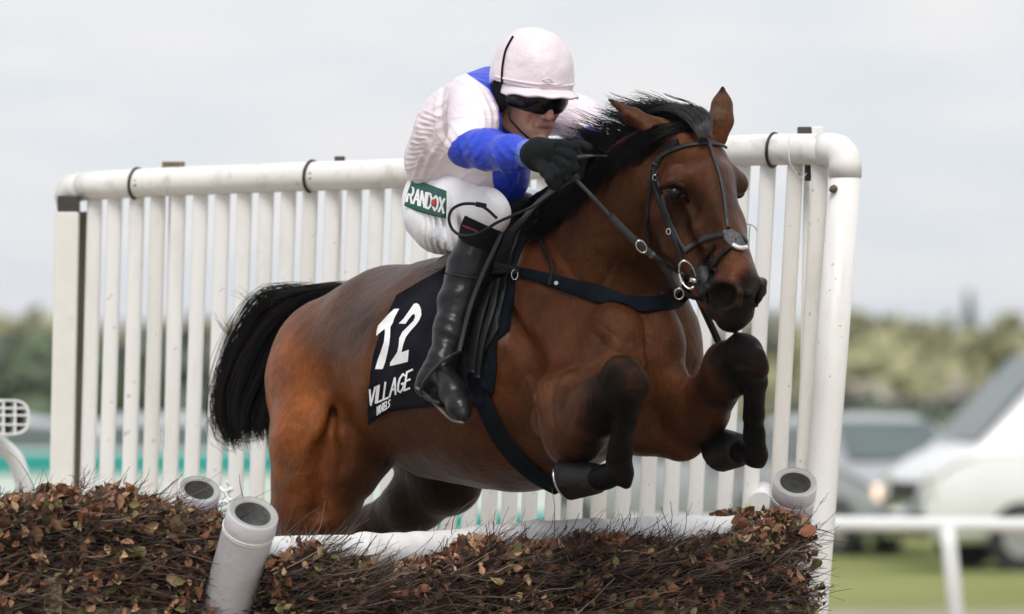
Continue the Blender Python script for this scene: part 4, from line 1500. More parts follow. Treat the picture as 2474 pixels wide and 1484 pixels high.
# sponsor patch on the thigh ------------------------------------------------------------------------
M['green'] = mat('dark_green_print', (.008, .085, .060), .6, .15, 20, .2, 90)
M['print'] = mat('white_print', (.82, .83, .85), .6, .04, 20)
M['red'] = mat('red_print', (.62, .03, .03), .6, .1, 20)
pq = [(994, 438), (1003, 428), (1020, 440), (1052, 452), (1077, 461), (1077, 528), (1045, 522), (1005, 510), (976, 497), (983, 468)]
pch = patch('sponsor_patch', PB, pq, .004, .002, M['green'], breeches, 6, 10)
PBm = bvh_of([v.co.copy() for v in pch.data.vertices], [tuple(p.vertices) for p in pch.data.polygons])

GL = {  # stroke letters in a unit box, x right, y down
    'R': [[(0, 1), (0, 0), (.7, 0), (.85, .25), (.7, .5), (0, .5)], [(.4, .5), (.9, 1)]],
    'A': [[(0, 1), (.45, 0), (.9, 1)], [(.18, .65), (.72, .65)]],
    'N': [[(0, 1), (0, 0), (.8, 1), (.8, 0)]],
    'D': [[(0, 0), (0, 1), (.5, 1), (.85, .7), (.85, .3), (.5, 0), (0, 0)]],
    'O': [[(.45, 0), (.1, .2), (0, .5), (.1, .8), (.45, 1), (.8, .8), (.9, .5), (.8, .2), (.45, 0)]],
    'X': [[(0, 0), (.85, 1)], [(.85, 0), (0, 1)]],
    'V': [[(0, 0), (.4, 1), (.8, 0)]], 'I': [[(.1, 0), (.1, 1)]], 'L': [[(0, 0), (0, 1), (.7, 1)]],
    'G': [[(.85, .15), (.5, 0), (.1, .2), (0, .5), (.1, .85), (.5, 1), (.85, .85), (.85, .55), (.5, .55)]],
    'E': [[(.8, 0), (0, 0), (0, 1), (.8, 1)], [(0, .5), (.65, .5)]],
    'H': [[(0, 0), (0, 1)], [(.8, 0), (.8, 1)], [(0, .5), (.8, .5)]],
    'T': [[(0, 0), (.8, 0)], [(.4, 0), (.4, 1)]],
    'S': [[(.8, .1), (.4, 0), (.05, .2), (.1, .42), (.7, .58), (.8, .8), (.4, 1), (0, .88)]],
}


def lettering(name, bvh, text, quad, wpx, mt, parent, lift=.003, gap=.28):
    """quad: top-left, top-right, bottom-right, bottom-left; strokes wpx wide laid on the cloth as flat print"""
    q = [np.array(a, float) for a in quad]
    widths = [max(s[0] for st in GL[c] for s in st) for c in text]
    tot = sum(widths) + gap * (len(text) - 1)
    x = 0
    VV, FF = [], []
    for c, w in zip(text, widths):
        for st in GL[c]:
            pts = []
            for a, b_ in st:
                u, v = (x + a) / tot, b_
                p = (q[0] * (1 - u) + q[1] * u) * (1 - v) + (q[3] * (1 - u) + q[2] * u) * v
                pts.append(p)
            for i, (p0, p1) in enumerate(zip(pts[:-1], pts[1:])):
                dv = p1 - p0; L_ = np.linalg.norm(dv)
                if L_ < 1e-6: continue
                dv /= L_; nv_ = np.array([-dv[1], dv[0]]) * wpx / 2
                a0, a1 = p0 - dv * wpx * .3, p1 + dv * wpx * .3
                k = max(1, int(L_ / 8)); o = len(VV)
                for j in range(k + 1):
                    c0 = a0 + (a1 - a0) * j / k
                    for s_ in (-1, 1):
                        r = c0 + nv_ * s_
                        h, n_ = cast(bvh, r[0], r[1])
                        if h is None:
                            h = VV[-1] if VV else P(r[0], r[1], 14.9)
                        else:
                            h = h - FW * (lift + .00005 * i)
                        VV.append(h)
                for j in range(k):
                    FF.append((o + 2 * j, o + 2 * j + 1, o + 2 * j + 3, o + 2 * j + 2))
        x += w + gap
    return link(name, mkmesh(name, VV, FF, False, mt), parent)


lettering('lettering', PBm, 'RANDOX', [(989, 452), (1073, 481), (1071, 515), (982, 487)], 5.2, M['print'], pch, .002)
patch('logo_dot', PBm, [(1046 + 5 * math.cos(a), 490 + 9 * math.sin(a)) for a in np.linspace(0, 6.28, 13)[:-1]], .004, .001, M['red'], pch, 3, 2)
print('person', round(time.time() - T0, 1))
# ================================================================== TACK
# saddle and saddle cloth -------------------------------------------------------
sad = empty('saddle', P(1120, 660, 14.9))
tag(sad, 'small black racing saddle on the bay horse under the jockey', 'saddle')
patch('saddle_cloth', BV, [(1365, 425), (1408, 436), (1352, 492), (1300, 545), (1262, 592), (1244, 640), (1240, 700), (1232, 795), (1196, 822), (1196, 900), (1190, 955), (1130, 930), (1105, 800), (1120, 640), (1180, 560), (1290, 470)], .012, .008, M['web'], sad, 12, 10)
patch('saddle_flap', BV, [(1200, 545), (1245, 520), (1262, 540), (1235, 610), (1220, 700), (1205, 790), (1170, 850), (1120, 830), (1110, 740), (1140, 640), (1170, 570)], .026, .008, M['tack'], sad, 10, 12)
sf = Field()
sf.el(P(1120, 655, 15.02), (HA * .09, LAT * .10, Z * .018), k=.02)
sf.el(P(1085, 643, 15.05), (HA * .022, LAT * .045, Z * .020), k=.02)
sf.chain([(1200, 560, 14.92, 24), (1150, 610, 14.98, 24), (1090, 640, 15.04, 24)], k=.04)
sf.el(P(1250, 500, 14.86), (HA * .06, LAT * .07, Z * .045), k=.03)
V, F = surface(sf, *sf.bounds(), .006)
link('saddle_seat', mkmesh('saddle_seat', V, F, True, M['tack']), sad)
strap('girth', BV, [(1148, 830), (1152, 890), (1168, 960), (1202, 1040), (1244, 1098), (1290, 1142), (1330, 1168), (1350, 1181)], [.058] * 60 if False else .056, .008, M['web'], sad, .008, 10)
strap('girth_strap', BV, [(1196, 700), (1172, 780), (1155, 860), (1150, 900)], .030, .006, M['tack'], sad, .030, 10)
strap('girth_strap', BV, [(1215, 690), (1192, 780), (1174, 860), (1165, 910)], .022, .006, M['tack'], sad, .030, 10)
strap('girth_sleeve', BV, [(1176, 700), (1148, 790), (1136, 860), (1140, 930), (1150, 960)], .020, .006, M['web'], sad, .034, 10)
flat_strap('stirrup_leather', [(1212, 562, 14.60), (1190, 610, 14.585), (1165, 665, 14.58), (1138, 735, 14.575), (1120, 800, 14.57), (1108, 852, 14.56)], .013, .005, M['tack_worn'], sad)
stp = [P(*q) for q in catmull([(1110, 850, 14.56), (1085, 862, 14.515), (1055, 885, 14.52), (1030, 915, 14.52), (1016, 945, 14.54), (1030, 962, 14.54), (1062, 975, 14.50)], 6)]
tube('stirrup_iron', stp, .0052, M['tack_worn'], sad, 8)

# number cloth -----------------------------------------------------------------
cloth_poly = [(1140, 590), (1100, 618), (1065, 652), (1020, 676), (958, 712), (925, 780), (900, 860), (890, 940), (887, 1000), (889, 1029), (912, 1012), (938, 996), (975, 990), (1040, 984), (1110, 985), (1160, 985), (1176, 940), (1180, 870), (1190, 760), (1200, 640), (1190, 590)]
cl_f = lambda q: .006 * np.sin(q[:, 0] * .05 + q[:, 1] * .018) + .004 * np.sin(q[:, 1] * .07 - q[:, 0] * .02)
M['cloth'] = mat('black_number_cloth', (.006, .006, .011), .6, .25, 12, .4, 28, spec=.07)
nc = patch('number_cloth', BV, cloth_poly, .016, .005, M['cloth'], None, 12, 10, cl_f)
tag(nc, 'black number cloth with a white 12 on the flank of the bay horse', 'number cloth')
NB = bvh_of([v.co.copy() for v in nc.data.vertices], [tuple(p.vertices) for p in nc.data.polygons])
zq = lambda pts: [(869.4 + .243 * x, 695.5 + .243 * y) for x, y in pts]
one = zq([(340, 210), (390, 208), (365, 255), (342, 300), (325, 350), (302, 390), (299, 480), (290, 560), (272, 650), (250, 740), (225, 808), (150, 808), (175, 720), (205, 640), (238, 540), (248, 440), (245, 408), (210, 435), (160, 480), (165, 430), (180, 375), (230, 320), (290, 255)])
two = zq([(535, 160), (560, 152), (585, 165), (605, 210), (610, 270), (590, 320), (560, 365), (500, 430), (455, 490), (430, 560), (412, 642), (485, 615), (475, 735), (400, 755), (297, 778), (300, 745), (330, 700), (370, 640), (385, 570), (390, 500), (420, 440), (480, 380), (530, 330), (548, 290), (543, 262), (520, 266), (485, 310), (452, 358), (385, 355), (430, 310), (480, 240)])
patch('numeral', NB, one, .0035, 0, M['print'], nc, 6, 1)
patch('numeral', NB, two, .0035, 0, M['print'], nc, 6, 1)
lettering('lettering', NB, 'VILLAGE', [(893, 942), (996, 893), (989, 938), (889, 982)], 4.6, M['print'], nc, .004, .22)
lettering('lettering', NB, 'HOTELS', [(911, 983), (943, 965), (940, 983), (911, 1003)], 2.4, M['print'], nc, .004, .3)

# breastplate --------------------------------------------------------------------
bp = empty('breastplate', P(1450, 710, 14.4))
tag(bp, 'wide black breast strap around the horse chest, buckled to the saddle', 'breastplate')
pts, Nn = lay(BV, [(1236, 655), (1290, 668), (1338, 680), (1416, 702), (1463, 717), (1541, 737), (1593, 736), (1632, 724), (1655, 700), (1668, 676)], .008, 8)
w = np.interp(np.linspace(0, 1, len(pts)), [0, .1, .3, .5, .8, 1], [.026, .030, .040, .050, .048, .046])
V, F = ribbon_arrays(pts, Nn, list(w), .008)
link('chest_band', mkmesh('chest_band', V, F, True, M['web']), bp)
strap('breast_buckle_strap', BV, [(1168, 648), (1200, 654), (1236, 660), (1262, 668)], .017, .005, M['tack_worn'], bp, .024)
strap('breast_buckle_strap', BV, [(1180, 676), (1215, 672), (1246, 668)], .016, .005, M['tack_worn'], bp, .022)
h, n_ = cast(BV, 1243, 664)
bk = [h - FW * .035 + RT * (.009 * math.cos(a)) + UPV * (.014 * math.sin(a)) for a in np.linspace(0, 6.283, 13)[:-1]]
tube('buckle', bk, .0022, M['steel'], bp, 6, closed=True)
strap('neck_strap', BV, [(1352, 425, 14.32), (1330, 455, 14.36), (1308, 495), (1304, 545), (1316, 590), (1334, 630), (1340, 655), (1330, 690)], .010, .004, M['tack'], bp, .012)
h, n_ = cast(BV, 1343, 684)
tube('stud', [h - FW * .02, h - FW * .026], .006, M['steel'], bp, 10)

# bridle ---------------------------------------------------------------------------
br = empty('bridle', P(1700, 450, 14.1))
tag(br, 'black leather bridle with crossed noseband and steel bit on the horse head', 'bridle')
HBk = BV
strap('browband', BV, [(1580, 396), (1594, 380), (1616, 367), (1654, 355), (1694, 349), (1734, 352), (1752, 360)], .0135, .005, M['tack_worn'], br, .005, 6)
strap('headpiece', BV, [(1640, 342), (1620, 352), (1602, 370), (1584, 398)], .018, .005, M['tack'], br, .004, 6)
strap('face_strap', BV, [(1697, 324), (1707, 344), (1718, 371), (1734, 417), (1745, 465), (1753, 517), (1758, 552)], .0105, .005, M['tack_worn'], br, .007, 6)
strap('cheekpiece', BV, [(1582, 400), (1578, 424), (1583, 452), (1592, 480), (1606, 518), (1620, 557), (1634, 590), (1646, 628)], .013, .005, M['tack'], br, .005, 6)
strap('cheekpiece', BV, [(1588, 420), (1596, 455), (1606, 495), (1622, 540), (1640, 580), (1656, 606)], .009, .005, M['tack_worn'], br, .006, 6)
strap('throat_lash', BV, [(1580, 405), (1573, 440), (1569, 480), (1566, 530), (1568, 585)], .008, .004, M['tack'], br, .005, 6)
strap('noseband', BV, [(1652, 608), (1672, 594), (1697, 580), (1722, 572), (1750, 567), (1772, 568), (1790, 574), (1800, 586)], .015, .005, M['tack_worn'], br, .006, 6)
strap('noseband', BV, [(1768, 572), (1772, 588), (1758, 606), (1744, 620), (1727, 644), (1716, 668), (1708, 700), (1706, 734)], .013, .005, M['tack'], br, .008, 6)
strap('noseband', BV, [(1728, 590), (1718, 608), (1708, 626), (1692, 645), (1672, 652)], .013, .005, M['tack'], br, .006, 6)
patch('nose_pad', BV, [(1746, 556), (1770, 554), (1790, 568), (1800, 590), (1788, 602), (1764, 594), (1748, 578)], .013, .008, mat('grey_nose_pad', (.075, .075, .085), .5, .4, 90, .6, 150), br, 4, 4)
M['fleece'] = mat('white_fleece', (.70, .68, .66), .9, .1, 30, .6, 120)
pts, _ = lay(BV, [(1768, 596), (1784, 604), (1798, 602)], .010, 4)
tube('nose_fleece', pts, .0055, M['fleece'], br, 8)
patch('bit_guard', BV, [(1672, 650), (1690, 640), (1712, 640), (1716, 665), (1710, 705), (1700, 730), (1690, 716), (1676, 690)], .010, .006, M['tack'], br, 5, 6)


def hang_ring(name, x, y, d, rx, ry, rot, thick, parent, m='steel'):
    pts = []
    for a in np.linspace(0, 2 * math.pi, 29)[:-1]:
        u, v = rx * math.cos(a), ry * math.sin(a)
        c, s = math.cos(rot), math.sin(rot)
        pts.append(P(x + u * c - v * s, y + u * s + v * c, d + .01 * math.sin(a)))
    return tube(name, pts, thick, M[m], parent, 8, closed=True)


h, _ = cast(BV, 1668, 640)
BD = depth_of(h) - .03 if h is not None else 14.08
print('bit depth', BD)
hang_ring('bit_ring', 1661, 664, BD, 18, 35, -.35, .0034, br)
tube('bit_mouthpiece', [P(1665, 676, BD - .006), P(1691, 681, BD - .004)], [.0075, .0065], M['steel'], br, 12)
for x, y in ((1581, 430), (1614, 560)):
    h, n_ = cast(BV, x, y)
    if h is not None:
        c = h - FW * .012
        q = [c + RT * (.0055 * math.cos(a)) + UPV * (.008 * math.sin(a)) for a in np.linspace(0, 6.283, 11)[:-1]]
        tube('buckle', q, .0017, M['steel'], br, 6, closed=True)
# reins
rein = [(1362, 410, 14.05), (1392, 436, 14.05), (1440, 486, 14.04), (1490, 540, 14.04), (1540, 588, 14.05)]
flat_strap('rein', rein, .0105, .004, M['tack_worn'], br)
flat_strap('rein_grip', [(1472, 520, 14.035), (1505, 555, 14.035), (1545, 592, 14.04), (1578, 620, 14.045)], .020, .007, M['tack_worn'], br)
flat_strap('rein', [(1572, 614, 14.045), (1600, 634, 14.05), (1632, 652, BD), (1652, 668, BD)], .013, .005, M['tack'], br)
flat_strap('rein', [(1586, 622, 14.055), (1604, 650, 14.06), (1626, 688, 14.07), (1640, 706, 14.07)], .016, .006, M['tack'], br)
hang_ring('martingale_ring', 1549, 596, 14.03, 11, 16, -.6, .0023, br)
hang_ring('martingale_ring', 1640, 710, 14.06, 11, 13, 0, .002, br)
flat_strap('curb_strap', [(1645, 700, 14.08), (1665, 716, 14.09), (1690, 722, 14.12), (1706, 728, 14.13)], .012, .005, M['tack'], br)
tube('curb_chain', [P(*q) for q in catmull([(1640, 660, 14.09), (1648, 684, 14.07), (1664, 698, 14.06), (1676, 692, 14.06)], 4)], .003, M['steel'], br, 6)
# slack rein looped round the knee
loop = [(1398, 428, 14.12), (1340, 462, 14.22), (1285, 500, 14.36), (1240, 520, 14.42), (1200, 538, 14.46), (1160, 562, 14.48), (1120, 570, 14.49), (1094, 556, 14.50), (1084, 530, 14.50), (1092, 506, 14.50), (1118, 493, 14.49), (1152, 494, 14.47), (1176, 506, 14.45), (1200, 528, 14.44)]
flat_strap('rein_loop', loop, .0082, .004, M['tack'], br, (-.2, -1, .3))
flat_strap('rein', [(1398, 424, 14.16), (1350, 452, 14.26), (1300, 490, 14.40), (1265, 530, 14.52), (1235, 560, 14.58)], .022, .006, M['tack'], br, (-.2, -1, .3))
boxo('buckle', P(1162, 496, 14.455), RT * .015 + UPV * -.003, FW * .004, UPV * .007 + RT * .001, M['tack'], br, .002)
flat_strap('rein', [(1392, 380, 14.02), (1425, 377, 14.06), (1464, 378, 14.22)], .010, .004, M['tack_worn'], br)

# whip -----------------------------------------------------------------------------
wp = empty('whip', P(1700, 740, 14.3))
tag(wp, 'black whip with a metal cap hanging between the horse mouth and its raised far knee', 'whip')
tube('shaft', [P(1686, 722, 14.26), P(1700, 752, 14.29), P(1740, 842, 14.38), P(1756, 880, 14.42)], [.0085, .0085, .007, .006], M['tack'], wp, 10)
tube('flap', [P(1700, 735, 14.25), P(1748, 842, 14.34), P(1762, 876, 14.38)], [.0035, .004, .004], M['tack_worn'], wp, 8)
tube('cap', [P(1694, 714, 14.24), P(1700, 730, 14.245)], [.006, .0065], M['steel'], wp, 10)
print('tack', round(time.time() - T0, 1))
# ================================================================== WHITE WING PANEL
M['pvc'] = mat('white_plastic_pipe', (.80, .795, .785), .42, .03, 3, .04, 60, speck=.6, dirt=(.36, .32, .22), dirt_amt=.28, dscale=6, stretch=(1, 1, .3))
M['pvc2'] = mat('cream_plastic_pipe', (.74, .725, .69), .45, .04, 3, .05, 60, speck=.6, dirt=(.30, .27, .17), dirt_amt=.3, dscale=7, stretch=(1, 1, .3))
M['railpvc'] = mat('weathered_rail_plastic', (.78, .775, .755), .42, .04, 4, .05, 60, speck=.5, dirt=(.22, .19, .12), dirt_amt=.5, dscale=11)
M['tie'] = mat('black_cable_tie', (.012, .012, .012), .5, .2, 30)
M['darkpost'] = mat('dark_metal_upright', (.05, .046, .04), .6, .3, 10, .3, 60)
M['canvas'] = mat('cream_canvas_wrap', (.76, .745, .70), .75, .07, 5, .6, 14, stretch=(1, 1, .5), dirt=(.36, .31, .24), dirt_amt=.35, dscale=5)
wing = empty('wing_panel', P(1100, 2200, 16.6))
tag(wing, 'tall white plastic guide rail wing of vertical pipes behind the jumping horse', 'fence wing')
railn = [(183, 452, 17.2), (377, 441, 17.02), (707, 428, 16.72), (966, 419, 16.46), (1390, 391, 16.05), (1796, 364, 15.64), (1950, 361.5, 15.49), (2000, 361, 15.44)]
RR = .0465


def at_top(x):
    xs = [q[0] for q in railn]
    return float(np.interp(x, xs, [q[1] for q in railn])), float(np.interp(x, xs, [q[2] for q in railn]))


rp_ = [P(*q) for q in catmull(railn, 60)]
tube('top_rail', rp_, RR, M['railpvc'], wing, 28)
# left rounded elbow turning down and away
tube('elbow', [P(200, 451, 17.18), P(184, 453, 17.2), P(170, 462, 17.22), P(163, 480, 17.24), P(166, 500, 17.25)], [RR * 1.02, RR * 1.02, RR * 1.0, RR * .93, RR * .8], M['railpvc'], wing, 24)
# right elbow with collars
eb = [P(1984, 361, 15.46), P(2010, 361.5, 15.43), P(2026, 366, 15.41), P(2037, 378, 15.40), P(2041, 396, 15.39), P(2041, 428, 15.39)]
tube('elbow', eb, [.0485] * 6, M['pvc'], wing, 28)
post = [P(2041.5, 426, 15.39), P(2001, 955, 15.39), P(1961, 1484, 15.39), P(1897, 2320, 15.39)]
tube('end_post', post, .0465, M['pvc'], wing, 28)
M['mud'] = mat('dried_mud', (.13, .10, .075), .9, .3, 40, .8, 80)
mf_ = Field(); mf_.ball(2014, 455, 15.350, 9, k=.01); mf_.ball(2009, 459, 15.352, 6, k=.01)
V, F = surface(lambda X: mf_(X) - (vnoise(X * 200) * .0015).astype(np.float32), *mf_.bounds(), .0025)
link('mud_splat', mkmesh('mud_splat', V, F, True, M['mud']), wing)
tops = [230, 279, 332, 383, 432, 486, 539, 592, 645, 699, 751, 805, 858, 913, 966, 1020, 1070, 1120, 1168, 1216, 1265, 1317, 1372, 1426, 1484, 1546, 1604, 1662, 1722, 1796, 1857, 1923, 1983]
for i, x in enumerate(tops):
    y, d = at_top(x)
    k = .026 + (.055 - .026) * (x - 230) / 1750
    if i % 4 == 1: k += .003
    dd_ = d + .015
    yb = 742 + (CAMH - .02) * FPX / d + 258
    m_ = M['pvc2'] if x == 1983 or i % 7 == 3 else M['pvc']
    r_ = .0240 if x != 1983 else .0255
    V, F = [], []
    ns = 20
    pth = [P(x, y + 8, dd_), P(x - k * 400, y + 408, dd_), P(x - k * 800, y + 808, dd_), P(x - k * (yb - y), yb, dd_ + .01)]
    for p_ in pth:
        for q_ in range(ns):
            an = 2 * math.pi * q_ / ns
            c_, s_ = math.cos(an), math.sin(an)
            V.append(p_ + RT * (r_ * math.copysign(abs(c_) ** .62, c_)) + (FW + RT * .15) * (.017 * math.copysign(abs(s_) ** .62, s_)))
    for a_ in range(3):
        for q_ in range(ns): F.append((a_ * ns + q_, a_ * ns + (q_ + 1) % ns, (a_ + 1) * ns + (q_ + 1) % ns, (a_ + 1) * ns + q_))
    me = mkmesh('slat', V, F, True, m_)
    bm = bmesh.new(); bm.from_mesh(me); bmesh.ops.recalc_face_normals(bm, faces=bm.faces); bm.to_mesh(me); bm.free()
    link('slat', me, wing)
# uprights behind with end caps standing above the rail
for x, w_, cap, off, m_ in ((419, 11, (392, 446, 391, 405), .10, 'darkpost'), (822, 6, (808, 833, 378, 391), .10, 'darkpost'), (1950, 8, (1926, 1958, 307, 324), .09, 'darkpost')):
    y, d = at_top(x)
    tube('upright', [P(x, y - 4, d + off), P(x - 35, 2250, d + off)], R(w_, d), M['pvc2'], wing, 10)
    cx, cy = (cap[0] + cap[1]) / 2, (cap[2] + cap[3]) / 2
    boxo('upright_cap', P(cx, cy + 12, d + off), RT * R((cap[1] - cap[0]) / 2, d), FW * .02, UPV * R((cap[3] - cap[2]) / 2 + 12, d), (mat('rough_wood_cap', (.17, .12, .08), .8, .4, 60) if x == 419 else M['darkpost']), wing, .003)
boxo('upright_cap', P(1974, 318, 15.58), RT * .018, FW * .02, UPV * .014, M['pvc'], wing, .003)
boxo('bracket', P(1951, 418, 15.50), RT * .009, FW * .01, UPV * .024, M['tie'], wing, .002)
# left end: canvas wrapped post, its cap and the dark upright beside it
boxo('wrapped_post', (P(163, 512, 17.15) + P(128, 2200, 17.15)) / 2, (P(163, 512, 17.15) - P(128, 2200, 17.15)) * .5, RT * .038, FW * .03, M['canvas'], wing, .006)
boxo('post_cap', P(166, 494, 17.15), RT * .035, FW * .028, UPV * .028, M['darkpost'], wing, .004)
boxo('dark_upright', (P(199, 512, 17.3) + P(168, 2200, 17.3)) / 2, (P(199, 512, 17.3) - P(168, 2200, 17.3)) * .5, RT * .019, FW * .015, mat('weathered_brown_batten', (.11, .095, .07), .8, .2, 6, .3, 50), wing, .002)
# cable ties
for x in (330, 752, 1868):
    y, d = at_top(x)
    t = (P(*railn[5]) - P(*railn[1])).normalized()
    c = P(x, y, d)
    u, w_ = frame_for(t)
    pts = [c + (u * math.cos(a) + w_ * math.sin(a)) * (RR + .002) + t * (.010 * math.cos(a * 1 + .6)) for a in np.linspace(0, 6.283, 29)[:-1]]
    tie = tube('cable_tie', pts, .0055, M['tie'], wing, 6, closed=True)
    lk = c - FW * (RR * .62) - t * (RR * .05) + UPV * .000 - RT * 0
    boxo('tie_lock', c - FW * (RR + .004) * .98 + UPV * .0 - t * .004, t * .006, FW * .006, UPV * .011, M['tie'], wing, .002)
# white string hanging at the right
tube('string', [P(*q) for q in catmull([(1908, 322, 15.44), (1905, 345, 15.44), (1906, 385, 15.44), (1912, 402, 15.45), (1935, 430, 15.48), (1960, 403, 15.5)], 8)], .0016, M['pvc'], wing, 5)
M['twine'] = mat('green_twine', (.22, .24, .10), .8, .2, 30)
tube('twine', [P(*q) for q in catmull([(1795, 541, 15.62), (1812, 543, 15.60), (1824, 550, 15.60), (1829, 562, 15.61)], 5)] , .0016, M['twine'], wing, 5)
tube('twine', [P(*q) for q in catmull([(1811, 543, 15.60), (1809, 570, 15.60), (1808, 600, 15.61)], 5)], .0018, M['twine'], wing, 5)
# ================================================================== BRUSH HURDLE
def leaf_mat():
    m, nt, b = mat_new('dry_leaf')
    N, L = nt.nodes, nt.links
    at = N.new('ShaderNodeAttribute'); at.attribute_name = 'tint'
    L.new(at.outputs['Color'], b.inputs['Base Color'])
    b.inputs['Roughness'].default_value = .62
    b.inputs['Specular IOR Level'].default_value = .2
    return m


M['leaf'] = leaf_mat()
M['twig'] = leaf_mat()
PAL = np.array([(.25, .105, .060), (.36, .19, .11), (.46, .31, .19), (.080, .045, .030), (.17, .090, .052), (.12, .11, .045), (.24, .20, .085), (.055, .035, .026)])
TW = np.array([(.040, .025, .020), (.065, .040, .031), (.11, .075, .058), (.024, .016, .014), (.19, .14, .11)])


def leaf_arrays(c, u, v, n, s, curl):
    """one birch leaf: pointed oval of 8 points with a folded midrib; arrays (N,3)"""
    prof = [(-1, 0, .0), (-.55, .55, .25), (.05, .72, .35), (.6, .42, .15), (1.15, 0, -.25), (.6, -.42, .15), (.05, -.72, .35), (-.55, -.55, .25), (.0, 0, -.12)]
    N = len(c)
    V = np.empty((N, 9, 3))
    for i, (a, b, z) in enumerate(prof):
        V[:, i] = c + u * (a * s)[:, None] + v * (b * s)[:, None] + n * ((z * curl) * s)[:, None]
    base = np.arange(N)[:, None] * 9
    tri = np.array([(0, 1, 8), (1, 2, 8), (2, 3, 8), (3, 4, 8), (4, 5, 8), (5, 6, 8), (6, 7, 8), (7, 0, 8)])
    F = (base[:, :, None] + tri[None]).reshape(-1, 3)
    return V.reshape(-1, 3), F


def rand_frames(n):
    u = nr.normal(size=(n, 3)); u /= np.linalg.norm(u, axis=1, keepdims=True)
    w = nr.normal(size=(n, 3)); v = np.cross(u, w); v /= np.linalg.norm(v, axis=1, keepdims=True)
    return u, v, np.cross(u, v)


leaf_variants = []
for k in range(8):
    V, F = leaf_arrays(np.zeros((1, 3)), np.array([[1., 0, 0]]), np.array([[0, 1., 0]]), np.array([[0, 0, 1.]]), np.array([1.]), np.array([.5 + .25 * k]))
    me = mkmesh('leaf', V, F, False, M['leaf'])
    attr_col(me, 'tint', np.tile(PAL[[0, 1, 2, 4, 1, 2, 0, 6][k]], (9, 1)))
    leaf_variants.append(me)


